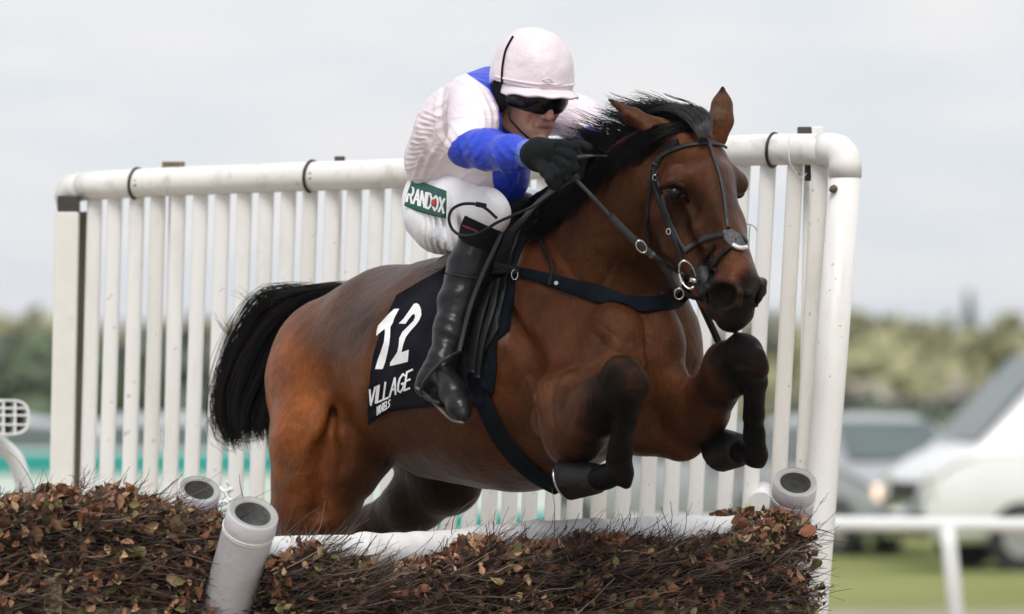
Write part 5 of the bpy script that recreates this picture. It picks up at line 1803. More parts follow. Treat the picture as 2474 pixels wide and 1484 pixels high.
def hedge(name, label, line, ntw, nlf, topjag, dirs, seedtop, leafside=None, group=None, topleaf=.3, lsc=1.0, thick=.36, depthdown=.62):
    """line: measured top edge nodes (x, y, d) of the brush front"""
    root = empty(name, P(line[len(line) // 2][0], 1900, line[len(line) // 2][2] + .2))
    tag(root, label, 'hurdle', group)
    xs = np.array([q[0] for q in line]); ys = np.array([q[1] for q in line]); ds = np.array([q[2] for q in line])
    along = np.array((P(*line[-1]) - P(*line[0])).normalized())
    back = np.cross(along, (0, 0, 1)); back /= np.linalg.norm(back)
    if back @ np.array(FW) < 0: back = -back

    def pos(t, z, b_):
        x = xs[0] + (xs[-1] - xs[0]) * t
        y = np.interp(x, xs, ys); d = np.interp(x, xs, ds)
        p = px2w(np.stack([x, y, d], -1))
        p = p + back * b_[:, None]
        p[:, 2] -= z
        return p
    upz = np.array((0, 0, 1.0))
    # dark filler box inside the twigs, coloured like the shaded depth of the brush
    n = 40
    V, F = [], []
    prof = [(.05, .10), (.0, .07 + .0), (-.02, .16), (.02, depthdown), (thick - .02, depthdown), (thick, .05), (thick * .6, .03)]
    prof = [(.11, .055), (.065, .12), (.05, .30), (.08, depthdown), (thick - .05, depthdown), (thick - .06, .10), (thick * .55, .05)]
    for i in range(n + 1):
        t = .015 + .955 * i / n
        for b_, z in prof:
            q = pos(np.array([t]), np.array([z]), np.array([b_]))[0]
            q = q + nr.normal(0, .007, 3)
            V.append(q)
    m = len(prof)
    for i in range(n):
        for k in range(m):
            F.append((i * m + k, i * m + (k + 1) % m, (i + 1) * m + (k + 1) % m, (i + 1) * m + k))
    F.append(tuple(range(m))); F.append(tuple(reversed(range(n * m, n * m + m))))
    M.setdefault('core', mat('dark_brush_filler', (.030, .021, .018), .95, .6, 40, 1.0, 90))
    link('brush_filler', mkmesh('brush_filler', V, F, False, M['core']), root)

    def twigs(nn, tr, zr, br_, lr, r0, updown, K=6, col=TW, curve=.25, spread=.35, outp=.25):
        t = nr.uniform(*tr, nn)
        z = nr.uniform(0, 1, nn) ** 1.2 * (zr[1] - zr[0]) + zr[0]
        b_ = nr.uniform(*br_, nn)
        clump = np.sin(t * 83 + np.sin(z * 31) * 2) + np.sin(t * 41 + z * 23 + 1)
        b_ = b_ - .022 * clump * (b_ < .1)
        z = z + .016 * (np.sin(t * 57) + np.sin(t * 23 + 2)) * (z < .12)
        p0 = pos(t, z, b_)
        sgn = updown(t, z)
        di = along[None] * 1.0 + upz[None] * sgn[:, None] - back[None] * np.abs(nr.normal(0, outp, nn))[:, None]
        di = di + nr.normal(0, spread, (nn, 3))
        di /= np.linalg.norm(di, axis=1, keepdims=True)
        L_ = nr.uniform(*lr, nn)
        cv = nr.normal(0, curve, (nn, 3)) + upz * nr.normal(.1, .15, nn)[:, None]
        s = np.linspace(0, 1, K)[None, :, None]
        L_ = L_ * np.clip((1.03 - t) * 9, .3, 1)
        G = p0[:, None] + di[:, None] * (L_[:, None, None] * s) + cv[:, None] * (L_[:, None, None] * s * s * .6)
        G += nr.normal(0, .0022, G.shape) * (s > 0)
        rr = np.exp(nr.normal(-.08, .4, nn)) * r0
        V, F = strand_arrays(G, rr, rr * .35)
        ct = col[nr.choice(len(col), nn, p=[.3, .27, .2, .13, .10])] * nr.uniform(.7, 1.3, (nn, 1))
        return V, F, np.repeat(ct, K * 3, axis=0), G

    updown = dirs
    A = []
    A.append(twigs(int(ntw * .72), (-.01, .985), (.03, depthdown), (-.055, .08), (.07, .20), .0019, lambda t, z: updown(t, z) * .6 * np.clip(z * 8, .2, 1), outp=.2, spread=.28))
    A.append(twigs(int(ntw * .28), (-.01, .985), (.01, .08), (-.04, thick - .04), (.05, .13), .0016, lambda t, z: updown(t, z) * .6, outp=.05, spread=.25, curve=.3))
    V = np.concatenate([a[0] for a in A]); o = 0; F = []
    for a in A: F.append(a[1] + o); o += len(a[0])
    me = mkmesh('twigs', V, np.concatenate(F), True, M['twig'])
    attr_col(me, 'tint', np.concatenate([a[2] for a in A]))
    tag(link('twigs', me, root), kind='stuff')
    # separate springy twigs standing out of the top edge, with side shoots and buds
    for i in range(topjag):
        t = nr.uniform(.01, .985)
        nn = nr.randint(2, 4)
        p0 = pos(np.array([t]), np.array([nr.uniform(.01, .04)]), np.array([nr.uniform(-.02, .18)]))[0]
        L_ = nr.uniform(.035, .09) * (1.5 if nr.rand() < .15 else 1)
        di = along * nr.uniform(-.3, .9) + upz * nr.uniform(.5, 1.1) + nr.normal(0, .18, 3); di /= np.linalg.norm(di)
        main = np.array([p0 + di * L_ * s + nr.normal(0, .003, 3) + along * .03 * s * s for s in np.linspace(0, 1, 7)])
        Gs = [main]
        for k in range(nn):
            j = nr.randint(2, 6)
            d2 = di + nr.normal(0, .5, 3); d2 /= np.linalg.norm(d2)
            Gs.append(np.array([main[j] + d2 * L_ * .35 * s + nr.normal(0, .0015, 3) for s in np.linspace(0, 1, 7)]))
        V, F = strand_arrays(np.array(Gs), np.full(len(Gs), .0015), np.full(len(Gs), .0006))
        me = mkmesh('twig', V, F, True, M['twig'])
        attr_col(me, 'tint', np.tile(TW[nr.choice([0, 1, 1, 2])], (len(V), 1)))
        link('twig', me, root)
    # leaves
    nn = nlf
    t = nr.uniform(0, 1, nn)
    if leafside is not None: t = leafside(t)
    top = nr.rand(nn) < topleaf
    z = np.where(top, np.abs(nr.normal(0, .022, nn)) - .012, nr.uniform(.0, depthdown, nn))
    b_ = np.where(top, nr.uniform(-.03, thick - .06, nn), nr.uniform(-.065, .03, nn))
    clump = np.sin(t * 83 + np.sin(z * 31) * 2) + np.sin(t * 41 + z * 23 + 1)
    b_ = b_ - .022 * clump * (b_ < .1)
    keep = (clump + nr.normal(0, 1.0, nn) > -.9) | top
    t, z, b_, top, nn = t[keep], z[keep], b_[keep], top[keep], int(keep.sum())
    z = z + .016 * (np.sin(t * 57) + np.sin(t * 23 + 2)) * (z < .12)
    c = pos(t, z, b_)
    u, v, w = rand_frames(nn)
    s = .0125 * np.exp(nr.normal(-.05, .33, nn)) * lsc
    V, F = leaf_arrays(c, u, v, w, s, nr.uniform(.2, 1.6, nn))
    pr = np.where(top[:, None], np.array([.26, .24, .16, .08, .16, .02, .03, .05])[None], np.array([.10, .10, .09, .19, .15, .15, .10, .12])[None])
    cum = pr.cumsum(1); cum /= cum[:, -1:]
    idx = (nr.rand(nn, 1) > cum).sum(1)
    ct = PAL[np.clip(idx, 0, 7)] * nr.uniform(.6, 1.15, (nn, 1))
    me = mkmesh('leaves', V, F, False, M['leaf'])
    attr_col(me, 'tint', np.repeat(ct, 9, axis=0))
    tag(link('leaves', me, root), kind='stuff')
    # the largest, nearest leaves one by one
    for i in range(230):
        tt = nr.uniform(0, 1)
        if leafside is not None: tt = float(leafside(np.array([tt]))[0])
        tp = nr.rand() < .45
        zz = abs(nr.normal(0, .02)) - .014 if tp else nr.uniform(.02, .42)
        p = pos(np.array([tt]), np.array([zz]), np.array([nr.uniform(-.03, .15) if tp else nr.uniform(-.075, -.045)]))[0]
        o = bpy.data.objects.new('leaf', leaf_variants[nr.randint(8)]); col.objects.link(o)
        o.parent = root
        o.location = Vector(p) - root.location
        o.rotation_euler = tuple(nr.uniform(0, 6.28, 3))
        sc_ = nr.uniform(.012, .023); o.scale = (sc_, sc_ * nr.uniform(.7, 1.1), sc_)
    return root, pos, along, back


# right hand (near) panel -----------------------------------------------------------
rightline = [(628, 1330, 13.98), (680, 1332, 14.02), (760, 1342, 14.08), (850, 1372, 14.14), (950, 1384, 14.22), (1040, 1362, 14.30), (1150, 1335, 14.40), (1300, 1318, 14.54), (1480, 1322, 14.70), (1700, 1324, 14.90), (1840, 1304, 15.04), (1900, 1268, 15.08), (1950, 1272, 15.12)]
hr, posR, alR, bkR = hedge('brush_hurdle', 'birch brush hurdle panel beneath the jumping horse, right of the two slanted posts', rightline, 17500, 15500, 85,
                           lambda t, z: .45 - 1.1 * np.clip(z, 0, .4), 0, group='brush hurdle panels', lsc=.95)
# left panel --------------------------------------------------------------------------
leftline = [(-90, 1240, 13.85), (40, 1226, 13.9), (150, 1218, 13.95), (300, 1216, 14.0), (400, 1232, 14.05), (480, 1256, 14.08), (545, 1290, 14.12)]
hl, posL, alL, bkL = hedge('brush_hurdle', 'birch brush hurdle panel at the left edge, covered with dry copper leaves', leftline, 9000, 12500, 45,
                           lambda t, z: .30 - .9 * np.clip(z, 0, .4) - .35 * (t > .75), 0, group='brush hurdle panels', topleaf=.42, lsc=1.08)

M['stake'] = mat('olive_weathered_timber', (.16, .14, .075), .8, .2, 10, .4, 50, stretch=(1, 1, .15))
for root, x, d, top in ((hl, 128, 13.88, 1395), (hr, 1592, 14.76, 1425)):
    boxo('stake', (P(x, top, d) + P(x, 2400, d)) / 2, (P(x, top, d) - P(x, 2400, d)) * .5, RT * .024, FW * .018, M['stake'], root, .003)
boxo('lower_bar', (P(-80, 1492, 13.83) + P(380, 1488, 13.98)) / 2, (P(380, 1488, 13.98) - P(-80, 1492, 13.83)) * .5, UPV * .022, FW * .018, M['stake'], hl, .003)
boxo('lower_bar', (P(640, 1520, 13.90) + P(1950, 1480, 15.12)) / 2, (P(1950, 1480, 15.12) - P(640, 1520, 13.90)) * .5, UPV * .024, FW * .018, M['stake'], hr, .003)

# padded white top rail ------------------------------------------------------------------
M['pad'] = mat('white_padded_cover', (.76, .76, .77), .55, .04, 6, .45, 20, dirt=(.45, .42, .38), dirt_amt=.3, dscale=12)
M['pad2'] = mat('greyish_padded_cover', (.58, .58, .60), .6, .06, 6, .5, 22, dirt=(.30, .27, .24), dirt_amt=.4, dscale=12)
tr = empty('hurdle_top_rail', P(1200, 2200, 14.9))
tag(tr, 'white padded rail running along the top of the brush hurdle under the horse', 'rail')


def padroll(nodes, r, m_, parent, name='pad'):
    f = Field()
    pts = [P(*q) for q in nodes]
    for a, b_ in zip(pts[:-1], pts[1:]): f.rc(a, b_, r, r, k=.02)
    lo_, hi_ = f.bounds()
    V, F = surface(lambda X: f(X) - (vnoise(X * 18) * .003 + vnoise(X * 55) * .001).astype(np.float32), lo_, hi_, .009)
    return link(name, mkmesh(name, V, F, True, m_), parent)


padroll([(640, 1345, 14.06), (880, 1336, 14.34), (1118, 1324, 14.58)], .052, M['pad'], tr)
padroll([(1138, 1312, 14.62), (1300, 1300, 14.78), (1440, 1293, 14.92)], .048, M['pad2'], tr)
padroll([(1450, 1292, 14.95), (1680, 1286, 15.16), (1856, 1282, 15.32)], .046, M['pad'], tr)

# slanted round posts with open tops -------------------------------------------------------
M['posttube'] = mat('scuffed_white_post', (.62, .605, .665), .5, .06, 5, .35, 20, dirt=(.28, .26, .23), dirt_amt=.55, dscale=9)
M['inside'] = mat('grey_tube_inside', (.14, .14, .14), .7, .3, 20, .5, 40)
M['tape'] = mat('white_tape', (.80, .80, .80), .6, .05, 20, .5, 60)


def open_post(top, bot, r, label, m_=None):
    a, b_ = P(*top), P(*bot)
    ax = (a - b_).normalized()
    root = empty('padded_post', b_)
    tag(root, label, 'post', 'slanted padded posts of the hurdle')
    u, w = frame_for(ax)
    n = 40

    def ringed(rs):
        V = []
        for c, r_ in rs:
            for k in range(n):
                an = 2 * math.pi * k / n
                jit = 1 + .012 * math.sin(3 * an + c.z * 20)
                V.append(c + (u * math.cos(an) + w * math.sin(an)) * r_ * jit)
        F = []
        for i in range(len(rs) - 1):
            for k in range(n): F.append((i * n + k, i * n + (k + 1) % n, (i + 1) * n + (k + 1) % n, (i + 1) * n + k))
        return V, F
    L_ = (a - b_).length
    rs = [(b_, r)] + [(b_ + ax * (L_ * t), r) for t in (.3, .6, .85, .95)] + [(a - ax * .004, r), (a, r - .004)]
    V, F = ringed(rs)
    link('sleeve', mkmesh('sleeve', V, F, True, m_ or M['posttube']), root)
    V, F = ringed([(a - ax * .001, r - .003), (a - ax * .003, r * .74), (a - ax * .006, r * .70)])
    link('rim', mkmesh('rim', V, F, True, mat('grey_foam_rim', (.33, .33, .32), .8, .15, 20, .5, 50)), root)
    V, F = ringed([(a - ax * .006, r * .70), (a - ax * .06, r * .66), (a - ax * .10, .001)])
    link('bore', mkmesh('bore', V, F, True, M['inside']), root)
    for t in (.055, .062):
        c = a - ax * t
        V, F = tube_arrays([c + (u * math.cos(an) + w * math.sin(an)) * (r + .0006) for an in np.linspace(0, 6.283, 33)[:-1]], .0016, 5, closed=True)
        link('tape_edge', mkmesh('tape_edge', V, F, True, M['tape']), root)
    return root


def tilt_top(x, y, d): return (x, y, d)


open_post((612, 1238, 13.90), (440, 1850, 14.42), .069, 'slanted grey-white post with an open top between the two brush panels, nearest the camera')
open_post((482, 1180, 14.36), (360, 1800, 14.9), .058, 'slanted white post with a dark open top behind the left brush panel')
open_post((1922, 1163, 15.18), (1830, 1700, 15.75), .064, 'short slanted white post with an open top beside the end post of the wing')
# knotted tape between the posts
kf = Field()
for i in range(9):
    x, y = 549 + nr.uniform(-16, 22), 1196 + nr.uniform(-18, 22)
    kf.chain([(x, y, 13.95, 5), (x + nr.uniform(-16, 16), y + nr.uniform(-14, 18), 13.93, 3.5)], k=.004)
V, F = surface(kf, *kf.bounds(), .0032)
kt = link('tape_knot', mkmesh('tape_knot', V, F, True, M['tape']), None)
tag(kt, 'crumpled knot of white tape between the two slanted posts on the left', 'tape')
# round white pad at the right behind the rail
pd = tube('rail_end_pad', [P(1838, 1222, 15.52), P(1841, 1196, 15.72)], [.040, .040], M['pad'], None, 24)
tag(pd, 'round white rail end with a green rim behind the brush near the right post', 'pad')
gr_ = [P(1838, 1222, 15.52) + (RT * math.cos(a) + (FW * .85 + UPV * .5) * math.sin(a)) * .041 for a in np.linspace(0, 6.283, 25)[:-1]]
g_ = tube('green_rim', gr_, .004, mat('lime_rim', (.45, .55, .08), .5, .1, 10), pd, 6, closed=True)
# stray long twigs in front of the hind leg
sg = empty('birch_sprig', P(690, 1290, 13.95))
tag(sg, 'long bare birch sprigs springing up in front of the horse hind leg', 'sprig')
for g in ([(668, 1275, 13.95), (672, 1190, 13.93), (705, 1110, 13.92), (735, 1060, 13.9), (778, 970, 13.9)], [(670, 1260, 13.95), (690, 1170, 13.94), (725, 1110, 13.92), (748, 1050, 13.9), (778, 985, 13.88)],
          [(690, 1280, 13.97), (680, 1200, 13.95), (660, 1150, 13.93), (655, 1110, 13.92)], [(672, 1180, 13.93), (700, 1150, 13.92), (750, 1142, 13.9)],
          [(690, 1170, 13.93), (720, 1140, 13.92), (745, 1088, 13.9)], [(650, 1250, 13.95), (680, 1185, 13.94), (700, 1175, 13.93)], [(640, 1265, 13.95), (660, 1200, 13.94), (690, 1150, 13.93), (708, 1120, 13.9)],
          [(690, 1290, 13.95), (730, 1255, 13.94), (775, 1222, 13.93)], [(685, 1290, 13.95), (705, 1235, 13.94), (702, 1200, 13.93)], [(1090, 1290, 14.4), (1100, 1245, 14.4), (1140, 1210, 14.4), (1155, 1200, 14.4)],
          [(60, 1240, 13.95), (85, 1190, 13.95), (50, 1120, 13.95), (18, 1090, 13.95)], [(85, 1200, 13.95), (98, 1160, 13.95), (105, 1130, 13.95)],
          [(590, 1215, 14.0), (580, 1170, 14.0), (578, 1145, 14.0)]):
    V, F = strand_arrays(np.array([[P(*q) for q in catmull(g, 10)]]), [.0016], [.0006])
    me = mkmesh('twig', V, F, True, M['twig']); attr_col(me, 'tint', np.tile((.10, .07, .055), (len(V), 1)))
    link('twig', me, sg)
print('hurdle', round(time.time() - T0, 1))
# ================================================================== GROUND
def ground_mat():
    m, nt, b = mat_new('grass_turf')
    N, L = nt.nodes, nt.links
    tcn = N.new('ShaderNodeTexCoord')
    n1_ = N.new('ShaderNodeTexNoise'); n1_.inputs['Scale'].default_value = .16; n1_.inputs['Detail'].default_value = 8
    n2_ = N.new('ShaderNodeTexNoise'); n2_.inputs['Scale'].default_value = 9; n2_.inputs['Detail'].default_value = 6
    L.new(tcn.outputs['Object'], n1_.inputs['Vector']); L.new(tcn.outputs['Object'], n2_.inputs['Vector'])
    r = N.new('ShaderNodeValToRGB')
    r.color_ramp.elements[0].position = .35; r.color_ramp.elements[0].color = (.175, .205, .060, 1)
    r.color_ramp.elements[1].position = .68; r.color_ramp.elements[1].color = (.26, .28, .105, 1)
    L.new(n1_.outputs['Fac'], r.inputs['Fac'])
    mr = N.new('ShaderNodeMapRange'); mr.inputs[3].default_value = .75; mr.inputs[4].default_value = 1.25
    L.new(n2_.outputs['Fac'], mr.inputs[0])
    vm_ = N.new('ShaderNodeVectorMath'); vm_.operation = 'SCALE'
    L.new(r.outputs['Color'], vm_.inputs[0]); L.new(mr.outputs[0], vm_.inputs['Scale'])
    L.new(vm_.outputs[0], b.inputs['Base Color'])
    bp_ = N.new('ShaderNodeBump'); bp_.inputs['Strength'].default_value = .6; bp_.inputs['Distance'].default_value = .05
    L.new(n2_.outputs['Fac'], bp_.inputs['Height']); L.new(bp_.outputs['Normal'], b.inputs['Normal'])
    b.inputs['Roughness'].default_value = .9; b.inputs['Specular IOR Level'].default_value = .15
    return m


M['grass'] = ground_mat()
g = mkmesh('ground', [(-3000, -300, 0), (3000, -300, 0), (3000, 9000, 0), (-3000, 9000, 0)], [(0, 1, 2, 3)], False, M['grass'])
tag(link('ground', g), kind='structure')
M['dirt'] = mat('brown_dirt_track', (.31, .265, .205), .95, .2, 1.5, .6, 12)
t_ = mkmesh('track', [(-60, -40, .005), (60, -40, .005), (60, 43.6, .005), (-60, 43.6, .005)], [(0, 1, 2, 3)], False, M['dirt'])  # far edge is the track; unseen near part added for neutral bounce light
tag(link('track', t_), kind='structure')
# short turf blades near the hurdle
n = 9000
x_ = nr.uniform(-3.5, 3.5, n); y_ = nr.uniform(12, 20, n); h_ = nr.uniform(.04, .10, n)
s = np.linspace(0, 1, 4)
G = np.stack([x_[:, None] + nr.normal(0, .03, (n, 1)) * s, y_[:, None] + nr.normal(0, .03, (n, 1)) * s, h_[:, None] * s], -1)
V, F = strand_arrays(G, np.full(n, .003), np.full(n, .0006))
M['blade'] = mat('grass_blade', (.10, .14, .04), .7, .3, 3)
tag(link('grass', mkmesh('grass', V, F, True, M['blade'])), 'short green turf growing around the foot of the hurdle', 'grass', kind='stuff')

# hills and far woodland --------------------------------------------------------------
M['hill'] = mat('far_hill', (.10, .115, .15), .95, .3, .004)  # blue of the distant haze is put into the base colour


def hillrow(name, y0, hfun, depth, m_, x0=-2600, x1=2600, n=90):
    V, F = [], []
    rows = [(0, 0), (.25, .55), (.5, .9), (.7, 1), (1.0, .6), (1.4, 0)]
    for i in range(n + 1):
        x = x0 + (x1 - x0) * i / n
        H = hfun(x)
        for a, b_ in rows: V.append((x, y0 + depth * a, H * b_ - .3))
    m = len(rows)
    for i in range(n):
        for k in range(m - 1): F.append((i * m + k, i * m + k + 1, (i + 1) * m + k + 1, (i + 1) * m + k))
    tag(link(name, mkmesh(name, V, F, True, m_)), kind='structure')


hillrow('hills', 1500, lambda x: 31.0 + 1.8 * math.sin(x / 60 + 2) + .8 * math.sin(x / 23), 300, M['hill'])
hillrow('hill', 800, lambda x: 15 + 1.2 * math.sin(x / 35) + 1 * math.sin(x / 12 + 1), 160, mat('mid_hill', (.15, .15, .14), .95, .4, .02), -1300, 1300)

M['bark'] = mat('grey_bark', (.09, .075, .06), .9, .3, 6, .6, 20)
for nm, c in (('f_yellow', (.36, .35, .20)), ('f_olive', (.36, .355, .21)), ('f_dark', (.13, .155, .12)), ('f_grey', (.36, .32, .28)), ('f_green', (.12, .16, .095))):
    M[nm] = mat('foliage_' + nm[2:], c, .85, .45, 1.2, spec=.2)


def tree(name, label, x, y, H, W, m_, n=900, conifer=False, group=None, bare=False):
    root = empty(name, (x, y, 0)); tag(root, label, 'tree', group)
    th = H * (.35 if not conifer else .95)
    lim = [([Vector((x, y, 0)), Vector((x + .1, y, th * .6)), Vector((x, y, th))], [H * .03, H * .022, H * .012])]
    for k in range(0 if conifer else 6):
        a = k * 1.05 + nr.uniform(0, .5); l_ = W * .35
        z0 = th * nr.uniform(.5, .95)
        lim.append(([Vector((x, y, z0)), Vector((x + math.cos(a) * l_ * .5, y + math.sin(a) * l_ * .5, z0 + H * .18)), Vector((x + math.cos(a) * l_, y + math.sin(a) * l_, z0 + H * .38))], [H * .012, H * .008, H * .003]))
    V, F = join_arrays([tube_arrays(a, r, 7) for a, r in lim])
    link('trunk', mkmesh('trunk', V, F, True, M['bark']), root)
    if conifer:
        t = nr.uniform(0, 1, n) ** .8
        z = H * (.12 + .88 * (1 - t)); rr = W / 2 * t * nr.uniform(.4, 1, n) ** .5; an = nr.uniform(0, 6.28, n)
        c = np.stack([x + rr * np.cos(an), y + rr * np.sin(an), z], 1)
    else:
        nc_ = 16
        cc_ = np.stack([nr.normal(0, W * .23, nc_), nr.normal(0, W * .2, nc_), H * (.30 + .55 * nr.rand(nc_))], 1)
        cr_ = W * nr.uniform(.12, .24, nc_)
        k = nr.randint(0, nc_, n)
        dv = nr.normal(size=(n, 3)); dv /= np.linalg.norm(dv, axis=1, keepdims=True)
        c = cc_[k] + dv * cr_[k][:, None] * nr.uniform(.3, 1, (n, 1)) ** .4 + np.array((x, y, 0))
        c[:, 2] = np.maximum(c[:, 2] * H / c[:, 2].max(), .15)
    u, v, w = rand_frames(n)
    s = np.full(n, W * .05) * nr.uniform(.6, 1.4, n)
    V, F = leaf_arrays(c, u, v, w, s, np.full(n, .5))
    link('crown', mkmesh('crown', V, F, False, m_), root)
    return root


def gx(px, d): return (px - W2) / FPX * d


def gh(py, d): return CAMH + (1000 - py) / FPX * d


tr_specs = [  # px, top py, distance, width m, material, label, n, conifer
    (2075, 762, 205, 9, 'f_olive', 'olive green tree right of the end post, tall pale crown'),
    (2200, 790, 190, 9, 'f_yellow', 'yellowish spring tree above the grey car'),
    (2290, 830, 200, 8, 'f_grey', 'brown grey leafless tree between two yellow trees'),
    (2385, 812, 185, 9, 'f_yellow', 'yellow green tree left of the white van roof'),
    (2480, 850, 195, 8, 'f_olive', 'olive tree behind the white van'),
    (2110, 960, 150, 5, 'f_dark', 'dark low shrub behind the grey car'),
    (2190, 930, 155, 5.5, 'f_grey', 'dusky brown shrub above the grey car bonnet'),
    (2270, 1000, 140, 5, 'f_green', 'bright green bush between the grey car and white van'),
    (2030, 930, 160, 6, 'f_olive', 'olive shrub close to the end post'),
    (1940, 800, 210, 9, 'f_grey', 'grey brown tree seen between the last wing pipes'),
    (1780, 810, 200, 9, 'f_dark', 'dark tree seen through the wing pipes beside the far knee'),
    (1500, 800, 200, 9, 'f_dark', 'dark tree hidden mostly behind the horse chest'),
    (900, 790, 190, 9, 'f_grey', 'grey tree behind the horse croup'),
    (720, 800, 180, 9, 'f_dark', 'dark tree seen through pipes above the tail'),
    (560, 790, 190, 9, 'f_olive', 'olive tree seen through pipes left of the tail'),
    (400, 800, 180, 9, 'f_dark', 'dark evergreen seen through the left wing pipes'),
    (250, 795, 185, 8, 'f_grey', 'grey bare tree near the left end of the wing'),
    (40, 822, 170, 8, 'f_green', 'dark green bush at the left edge behind the rail'),
    (120, 850, 175, 7, 'f_dark', 'dark green shrub behind the wrapped wing post'),
    (-60, 800, 180, 8, 'f_dark', 'dark tree beyond the left edge'),
]
for px, top, d, W_, mm, lab in tr_specs:
    tree('tree', lab, gx(px, d), d, gh(top, d) * 1.02, W_ * 1.15, M[mm], 900, False, 'trees beyond the racecourse')
tree('conifer_tree', 'tall dark conifer standing alone on the right skyline', gx(2340, 360), 360, gh(705, 360), 3.8, M['f_dark'], 900, True)
# woodland belt filling the distance
n = 14000
xb = nr.uniform(-60, 60, n); yb = nr.uniform(215, 245, n)
hb_ = 4.7 + .5 * np.sin(xb / 5) + .8 * np.sin(xb / 1.7 + 1)
c = np.stack([xb, yb, hb_ * nr.uniform(0, 1, n) ** .8], 1)
u, v, w = rand_frames(n)
V, F = leaf_arrays(c, u, v, w, np.full(n, .45) * nr.uniform(.6, 1.4, n), np.full(n, .5))
tag(link('woodland', mkmesh('woodland', V, F, False, M['f_olive'])), 'belt of mixed woodland on the horizon behind the parked cars', 'woodland', kind='stuff')

# running rails ----------------------------------------------------------------------------
M['rail'] = mat('white_running_rail', (.78, .80, .80), .4, .03, 3)
rr_ = empty('running_rail', (gx(2300, 30), 30, 0))
tag(rr_, 'white horizontal racecourse rail with a leaning post at the right, in front of the cars', 'rail')
tube('top_rail', [P(1500, 1262, 31.2), P(2000, 1265, 30.6), P(2600, 1270, 29.9), P(3300, 1276, 29.2)], .042, M['rail'], rr_, 16)
for x in (2288, 3100, 1560):
    tube('post', [P(x, 1275, 30.2), P(x + 6, 1330, 30.2), P(x + 42, 1700, 30.2)], [.044, .046, .048], M['rail'], rr_, 14)

rl = empty('cut_rail', P(20, 2000, 17.9))
tag(rl, 'hollow white rail with ribbed open end and curved post at the left edge', 'rail')
# rail section: outer D outline with internal webs, extruded
A0, A1 = P(-260, 1010, 18.9), P(22, 1008, 17.55)
ax = (A1 - A0).normalized()
uu = Vector((0, 0, 1)); vv = ax.cross(uu).normalized()
if vv.dot(FW) > 0: vv = -vv
outl = []
for k in range(26):
    a = 2 * math.pi * k / 26
    cx_, cy_ = math.cos(a), math.sin(a)
    outl.append((.072 * (abs(cx_) ** .7) * (1 if cx_ > 0 else -1), .060 * (abs(cy_) ** .7) * (1 if cy_ > 0 else -1)))
V, F = [], []
for p in (A0, A1, A1 + ax * -.002):
    for (a, b_) in outl:
        f_ = 1 if p is not (A1 + ax * -.002) else .9
        V.append(p + vv * a + uu * b_)
V = V[:52]
V += [A1 + vv * a * .88 + uu * b_ * .88 for a, b_ in outl] + [A1 - ax * .25 + vv * a * .86 + uu * b_ * .86 for a, b_ in outl]
for i in range(3):
    for k in range(26): F.append((i * 26 + k, i * 26 + (k + 1) % 26, (i + 1) * 26 + (k + 1) % 26, (i + 1) * 26 + k))
F.append(tuple(range(78, 104)))
link('rail_profile', mkmesh('rail_profile', V, F, False, M['rail']), rl)
for off, ud, le in ((-.022, uu, .054), (.018, uu, .052)):
    boxo('rib', A1 - ax * .06 + vv * off, ax * .058, ud * le, vv * .004, M['rail'], rl, .001)
for off in (-.025, .006, .030):
    boxo('rib', A1 - ax * .058 + uu * off, ax * .057, vv * .064, uu * .0035, M['rail'], rl, .001)
tube('curved_post', [P(*q) for q in catmull([(-60, 1068, 17.9), (-10, 1072, 17.9), (30, 1100, 17.9), (52, 1150, 17.9), (60, 1210, 17.9), (62, 1500, 17.9), (62, 2150, 17.9)], 15)], .029, M['rail'], rl, 16)

# advertising board ---------------------------------------------------------------------------
bd = empty('banner', (gx(500, 60), 60, 0))
tag(bd, 'long low white banner with teal bands behind the wing on the left', 'banner')
M['bwhite'] = mat('banner_white', (.66, .74, .74), .6, .05, 1)
M['teal'] = mat('banner_teal', (.015, .33, .31), .6, .05, 1)
x0, x1 = gx(-400, 60), gx(1330, 60)
boxo('board', ((x0 + x1) / 2, 60, .72), ((x1 - x0) / 2, 0, 0), (0, .03, 0), (0, 0, .50), M['bwhite'], bd)
for za, zb in ((1095, 1142), (1238, 1280)):
    z1, z0 = gh(za, 60), gh(zb, 60)
    boxo('band', ((x0 + x1) / 2, 59.96, (z0 + z1) / 2), ((x1 - x0) / 2, 0, 0), (0, .006, 0), (0, 0, (z1 - z0) / 2), M['teal'], bd)
for k in range(12):
    xx = x0 + (x1 - x0) * k / 11
    tube('stake', [(xx, 60.06, 0), (xx, 60.06, 1.22)], .025, M['bwhite'], bd, 8)
mk = tube('marker', [P(97, 1200, 24), P(100, 1260, 24), P(100, 1800, 24)], [.02, .03, .02], mat('pink_marker', (.75, .12, .16), .6, .1, 5), None, 10)
tag(mk, 'small pink marker post behind the left brush panel', 'marker')

# cars -------------------------------------------------------------------------------------------
M['glass'] = mat('car_glass', (.10, .13, .13), .12, .1, 3, spec=.6)
M['tyre'] = mat('tyre', (.02, .02, .02), .8, .2, 5)
M['rim'] = mat('alloy_rim', (.45, .45, .46), .35, .1, 5, metal=.8)
M['plastic'] = mat('black_trim', (.02, .02, .022), .6, .2, 5)


